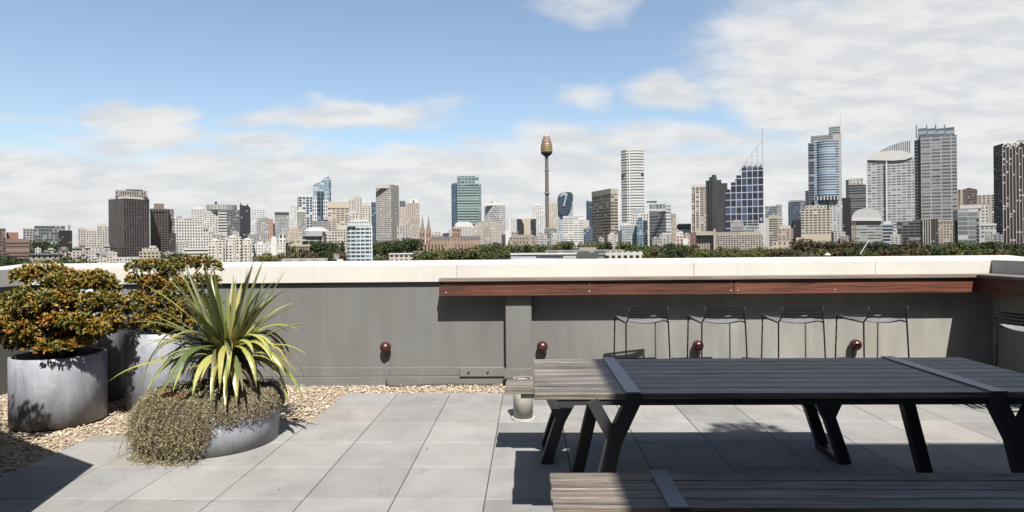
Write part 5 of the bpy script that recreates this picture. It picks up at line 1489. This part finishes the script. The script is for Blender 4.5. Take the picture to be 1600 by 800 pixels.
x.body(1500, 1546, 320.5, facade(W7, (.16, .15, .15), 5.2, 5, .4, .5, .1), depth=22); x.box('blank_panel', 1500, 1534, 320, 326, WHITEM, -.8, 23); x.box('red_strip', 1512, 1531, 319.2, 320.8, mat_plain('red_lettering', (0.342, 0.122, 0.106), .6), -1.2, 1)
x = b('office_building', AB, 'low white block with pale bays at the foot of the black tower', 1544, 920)
x.body(1532, 1557, 352, facade((.62, .62, .61), (.3, .31, .32), 5.5, 6, .64, .5), depth=18); x.box('roof_edge', 1531.5, 1557.5, 349.5, 352.5, WHITEM, -.8, 19)
x = b('office_tower', T, 'black tower with pale vertical fins and lit windows at the far right edge', 1600, 950)
x.body(1553.5, 1650, 224.5, facade((.026, .022, .024), (.016, .015, .017), 4.2, 4.0, .8, .6, .16, (.50, .46, .44), .2), corner=1567, th=24)
cc, ee, ff = los(1567, 950); er = ee * math.cos(R(24)) + ff * math.sin(R(24)); nn = Vector((er.y, -er.x, 0))
for q in range(0, 16):
    px = 1567.6 + 5.1 * q
    a = isect(cc, er, px); P_ = cc + er * a + nn * .25
    mb = MB(); w2 = er * .42; d2 = nn * .5
    zt_ = at(1567, 225.5, 950).z - GZ
    mb.prism([x.loc(P_ - w2), x.loc(P_ - w2 + d2), x.loc(P_ + w2 + d2), x.loc(P_ + w2)], 0, zt_ - 5.5, 0, 0, 1); mb.build('fin', mat_plain('fin_stone', (0.304, 0.266, 0.258), .7), x.t)
for q in range(8):
    px = 1569 + 10.2 * q
    P_ = cc + er * isect(cc, er, px) + nn * .3; P2_ = cc + er * isect(cc, er, px + 4.5) + nn * .3
    mb = MB(); zt_ = at(1567, 224.5, 950).z - GZ
    mb.prism([x.loc(P_), x.loc(P_ + nn * .4), x.loc(P2_ + nn * .4), x.loc(P2_)], zt_ - 1.6, zt_ + .6, 0, 0, 1, bottom=True); mb.build('crown_light_panel', WHITEM, x.t)
fc = bpy.data.curves.new('sign_font', 'FONT'); fc.body = 'AMP'; fc.size = 8.6; fc.extrude = .15; fc.space_character = 1.0
P_ = cc + er * isect(cc, er, 1572.5) + nn * 1.2
tmp = bpy.data.objects.new('sign_tmp', fc); COL.objects.link(tmp); bpy.context.view_layer.update()
me = bpy.data.meshes.new_from_object(tmp.evaluated_get(bpy.context.evaluated_depsgraph_get()))
bpy.data.objects.remove(tmp); bpy.data.curves.remove(fc)
fo = bpy.data.objects.new('sign', me); COL.objects.link(fo); fo.parent = x.t
fo.location = (P_.x - x.o.x, P_.y - x.o.y, at(1575, 231.2, P_.y).z - GZ); fo.rotation_euler = (R(90), 0, math.atan2(er.y, er.x))
me.materials.clear(); me.materials.append(mat_plain('sign_white', (0.570, 0.570, 0.570), .6))
x.box('roof_plant', 1590, 1612, 218.5, 224, mat_plain('pale_plant', (0.342, 0.342, 0.350), .6), 14, 10); x.mast(1594.5, 214, 220, .5)

# --- nearer rooftops below the parapet line
x = b('low_building', AB, 'flat roofed white building with pale blue wall close below the parapet', 850, 260)
x.body(798, 900, 397.5, facade((.50, .56, .6), (.6, .62, .63), 60, 14, .6, .8), depth=22); x.box('clerestory', 838, 880, 399, 400.6, DARKR, -.6, 2)
x.box('roof_edge', 797, 901, 395.6, 397.8, WHITEM, -.5, 23)
x = b('low_building', AB, 'grey concrete roofed building with open white posts at its right end', 930, 340)
x.body(852, 976, 391, facade((.30, .29, .26), (.10, .10, .10), 24, 6, .7, .4), depth=26); x.box('dark_roof', 870, 935, 395, None, mat_plain('dark_sheet_roof', (0.046, 0.049, 0.053), .6), -6, 8)
x.box('roof_plant', 905, 932, 386.5, 391, GREYM, 6, 8); x.box('end_block', 946, 1004, 393, None, facade((.62, .59, .54), (.06, .055, .05), 9, 9, .6, .5, 0, offu=.2), -8, 14)
x = b('low_building', AB, 'pinkish white low building with a row of dark windows left of centre', 625, 330)
x.body(608, 644, 397, facade((.56, .5, .48), (.16, .08, .07), 7.5, 6.5, .62, .5, .1), depth=16); x.box('roof_edge', 607.5, 644.5, 395.8, 397.4, WHITEM, -.4, 17)
x = b('low_building', AB, 'pale flat roofed shed just above the parapet left of the blue banded tower', 470, 300)
x.body(440, 512, 404.6, facade((.44, .44, .40), (.4, .4, .37), 20, 6, .5, .5), depth=22); x.box('roof_box', 526, 536, 405, None, WHITEM, -2, 6); x.box('roof_plant', 521, 530, 397, 405, facade((.32, .32, .3), (.15, .15, .15), 3, 3, .5, .5), 3, 4)
x = b('portico_building', AB, 'small temple like brown building with pale pediment in the trees', 468, 720)
x.body(451, 484, 385, facade((.36, .28, .21), (.14, .10, .08), 3, 12, .5, .8, 0), depth=16); x.outline('pediment', [(452, 382), (460, 379), (470, 379), (472, 382)], mat_plain('cream_stone', (0.395, 0.334, 0.258), .8), dy=1, depth=12)
x.box('roof_edge', 450, 485, 382, 385.2, mat_plain('beige_precast', (0.350, 0.300, 0.236), .8), -.8, 18)
x = b('low_building', AB, 'long pale wall of a low building behind the front trees, right of the pinkish one', 672, 560)
x.body(644, 700, 392.5, facade((.44, .40, .36), (.2, .18, .16), 4, 7, .45, .5), depth=14)

# small pale houses scattered under the left skyline
rh = random.Random(41)
HC = [(.62, .56, .48), (.55, .48, .40), (.50, .45, .40), (.60, .57, .53), (.46, .36, .30), (.42, .40, .38)]
RC = [mat_plain('tile_roof_red', (0.228, 0.122, 0.084), .85), mat_plain('tile_roof_grey', (0.182, 0.182, 0.190), .8), mat_plain('sheet_roof_pale', (0.380, 0.372, 0.350), .6)]
hs = [(60 + i * 9.5 + rh.uniform(-3, 3), rh.uniform(384, 400), rh.uniform(520, 780)) for i in range(13)] + [(rh.uniform(98, 168), rh.uniform(386, 402), rh.uniform(480, 760)) for i in range(14)] + \
     [(rh.uniform(252, 290), rh.uniform(392, 402), rh.uniform(480, 560)) for i in range(4)]
for i, (px, py, Y) in enumerate(hs):
    wp = rh.uniform(8, 17)
    x = b('house', 'house', 'small pale house among the low roofs at the foot of the left skyline', px, Y, 'small houses below the left skyline')
    hc = HC[i % len(HC)]
    x.body(px - wp / 2, px + wp / 2, py, facade(hc, (.10, .09, .085), 4 + i % 3, 4.4, .45, .5, .15), depth=10)
    if i % 3:
        x.outline('roof', [(px - wp / 2 - .6, py + .3), (px - wp * .28, py - 2.6), (px + wp * .28, py - 2.6), (px + wp / 2 + .6, py + .3)], RC[i % 3], dy=-.8, depth=11, roof=RC[i % 3])
    else:
        x.box('roof_box', px - wp * .2, px + wp * .15, py - 2, py, GREYM, 2, 4)
# anonymous blocks filling the depth of the city between the named ones
fb = [(436, 356, 1300), (445, 360, 1250), (523, 350, 1500), (600, 366, 1150), (628, 352, 1200), (646, 368, 1100), (690, 368, 1250), (706, 361, 1300), (804, 362, 1000), (846, 366, 950), (868, 366, 960), (940, 372, 900), (958, 366, 930), (1025, 372, 900),
      (1040, 366, 920), (1075, 366, 1150), (1225, 362, 1250), (1312, 362, 980), (1320, 368, 960), (1345, 360, 1200), (1400, 366, 900), (1434, 362, 1000), (1493, 352, 1050), (1560, 366, 860), (1545, 362, 900), (285, 380, 760), (340, 366, 800), (368, 362, 900), (396, 366, 800), (428, 372, 760)]
for i, (px, py, Y) in enumerate(fb):
    wp = 9 + (i * 7) % 11
    hc = [(.52, .50, .47), (.40, .39, .38), (.56, .53, .48), (.34, .33, .33), (.46, .44, .41)][i % 5]
    x = b('city_block', AB, 'small plain block filling a gap low in the skyline behind the trees', px, Y, 'small blocks between the towers')
    x.body(px - wp / 2, px + wp / 2, py, facade(hc, (.13, .12, .115), 3.2 + i % 3, 3.4 + (i % 2) * .6, .5, .5, .2), depth=16)
    x.box('roof_box', px - wp * .3, px + wp * .1, py - 2.4, py, GREYM if i % 2 else CREAMM, 4, 6)

# ------------------------------------------------------------------ trees of the park belt
def tree_leafmat(name, base):
    return mat_plain(name, base, .75, var=.55, scale=.35, spec=.2)
TL = [tree_leafmat('foliage_dark', (.034, .049, .016)), tree_leafmat('foliage_mid', (.056, .076, .021)), tree_leafmat('foliage_olive', (.095, .095, .026)), tree_leafmat('foliage_brown', (.076, .056, .026))]
BARK = mat_plain('bark', (.10, .08, .06), .9)
def make_tree(seed, h, wd, kind, label, conifer=False):
    r = random.Random(seed)
    t = thing('park_tree', label, 'tree', (0, 0, 0), 0, 'trees of the park belt')
    mb = MB()
    lobes = []
    nl = 15
    for i in range(nl):
        if conifer:
            f = i / (nl - 1); lobes.append((Vector((r.uniform(-.06, .06) * wd, r.uniform(-.06, .06) * wd, h * (.2 + .78 * f))), wd * .5 * (1.05 - .9 * f)))
        else:
            a = r.uniform(0, 6.28); q = wd * .36 * math.sqrt(r.random()); z = h * r.uniform(.38, .86)
            lobes.append((Vector((q * math.cos(a), q * math.sin(a), z)), wd * r.uniform(.15, .27)))
    for c, rad in lobes:
        for k_ in range(62):
            v = rvec(r); p = c + Vector((v.x, v.y, v.z * .8)) * rad * r.uniform(.7, 1.15)
            if p.z < h * .12: continue
            n = (v + rvec(r) * .8).normalized(); a_ = n.cross(rvec(r)).normalized(); b2 = n.cross(a_)
            s = r.uniform(.55, 1.2) * (1.0 if not conifer else .8)
            mb.face([p + a_ * s, p + b2 * s * .7, p - a_ * s, p - b2 * s * .7])
    mb.build('crown', TL[kind], t, fix=False)
    mb = MB(); mb.tube([(0, 0, 0), (.2, 0, h * .3), (0, .2, h * .62)], [.55, .42, .2], 7)
    for c, rad in lobes[:5]: mb.tube([(0.1, 0, h * .3), c * .6 + Vector((0, 0, h * .15)), c], [.3, .2, .08], 5)
    mb.build('trunk', BARK, t, fix=False)
    return t
KINDS = [(1, 24, 20, 0, 'dark green broad tree in the park belt below the skyline'), (2, 24, 18, 1, 'mid green round tree in the park belt below the skyline'), (3, 22, 18, 2, 'olive yellow tree in the park belt below the skyline'),
         (4, 22, 18, 3, 'brownish crowned tree in the park belt below the skyline'), (5, 26, 11, 0, 'dark pointed conifer rising from the park belt'), (6, 24, 21, 1, 'mid green round tree in the park belt below the skyline')]
protos = {}
rtree = random.Random(77)
def plant(px, yt, Y, kind, wpx=None):
    if kind not in protos:
        o = make_tree(*KINDS[kind][:5], conifer=(kind == 4)); protos[kind] = o
    else: o = copy_tree(protos[kind])
    yt -= 2.5; top = at(px, yt, Y); h = top.z - GZ
    s = h / KINDS[kind][1]
    sw = s if wpx is None else (wpx * Y / 980) / KINDS[kind][2]
    o.location = (top.x, top.y, GZ); o.scale = (sw, sw, s); o.rotation_euler = (0, 0, rtree.uniform(0, 6.28))
# back row: (from, to, top row, step, kinds)
for x0, x1, yt, st_, ks, Y in [(455, 545, 377, 13, (0, 0, 4, 1), 760), (582, 660, 373, 13, (1, 0, 0, 0), 860), (752, 800, 378, 14, (0, 1), 860), (835, 885, 379, 15, (1, 2), 800), (880, 1000, 377, 15, (0, 1, 4, 2), 780), (1000, 1085, 380, 14, (0, 0, 1), 780),
                               (1085, 1200, 388, 15, (2, 1, 2), 700), (1195, 1250, 387, 15, (1, 2), 700), (1246, 1335, 374, 15, (3, 0, 0, 3), 740), (1330, 1440, 378, 15, (0, 3, 0), 740), (1436, 1545, 377, 15, (0, 0, 1), 740), (1540, 1640, 378, 16, (0, 0), 740)]:
    p = x0
    while p < x1:
        plant(p + rtree.uniform(-4, 4), yt + rtree.uniform(-1, 5), Y + rtree.uniform(-30, 30), rtree.choice(ks)); p += st_
for x0, x1, yt, st_, ks, Y in [(412, 470, 398, 15, (2, 2, 3), 430), (470, 545, 392, 15, (1, 0, 3), 520), (580, 612, 396, 14, (1, 2), 500), (644, 700, 391, 15, (1, 2), 480), (698, 800, 386, 15, (1, 0, 2), 560), (800, 860, 384, 16, (1, 2, 0), 600),
                               (905, 945, 396, 15, (1, 2), 430), (985, 1090, 388, 16, (0, 1, 2), 560), (1085, 1205, 392, 15, (2, 1, 2, 2), 520), (1200, 1330, 391, 16, (1, 2, 0, 3), 540), (1330, 1450, 388, 16, (0, 3, 1), 540), (1445, 1560, 387, 16, (0, 0, 2), 540), (1556, 1640, 388, 16, (0,), 540)]:
    p = x0
    while p < x1:
        plant(p + rtree.uniform(-4, 4), yt + rtree.uniform(-2, 4), Y + rtree.uniform(-25, 25), rtree.choice(ks)); p += st_
for px, yt, Y, kd in [(8, 399, 400, 0), (22, 402, 390, 0), (62, 402, 380, 1), (85, 401, 370, 1), (112, 401, 380, 0), (128, 403, 370, 1), (55, 377, 850, 0), (76, 380, 840, 0), (102, 384, 800, 1), (268, 396, 460, 0), (282, 398, 450, 0), (232, 402, 420, 1), (444, 384, 650, 0)]:
    plant(px, yt, Y, kd)
# leaning white pole in the park and a white garden umbrella
t = thing('flag_pole', 'white leaning pole standing in the trees below the rounded glass hall', 'pole', at(1344, 391, 500))
mb = MB(); d = at(1357, 376, 500) - at(1344, 391, 500); mb.tube([(0, 0, -3), d], [.35, .3], 8); mb.build('pole', WHITEM, t)
t = thing('garden_umbrella', 'tiny white umbrella among the trees right of centre', 'umbrella', at(1293, 402, 400))
mb = MB(); mb.lathe([(2.1, 1.4), (1.2, 2.2), (.05, 2.9)], 12); mb.build('canopy', WHITEM, t); mb = MB(); mb.tube([(0, 0, -2), (0, 0, 2.8)], .06, 6); mb.build('pole', STEELM, t)
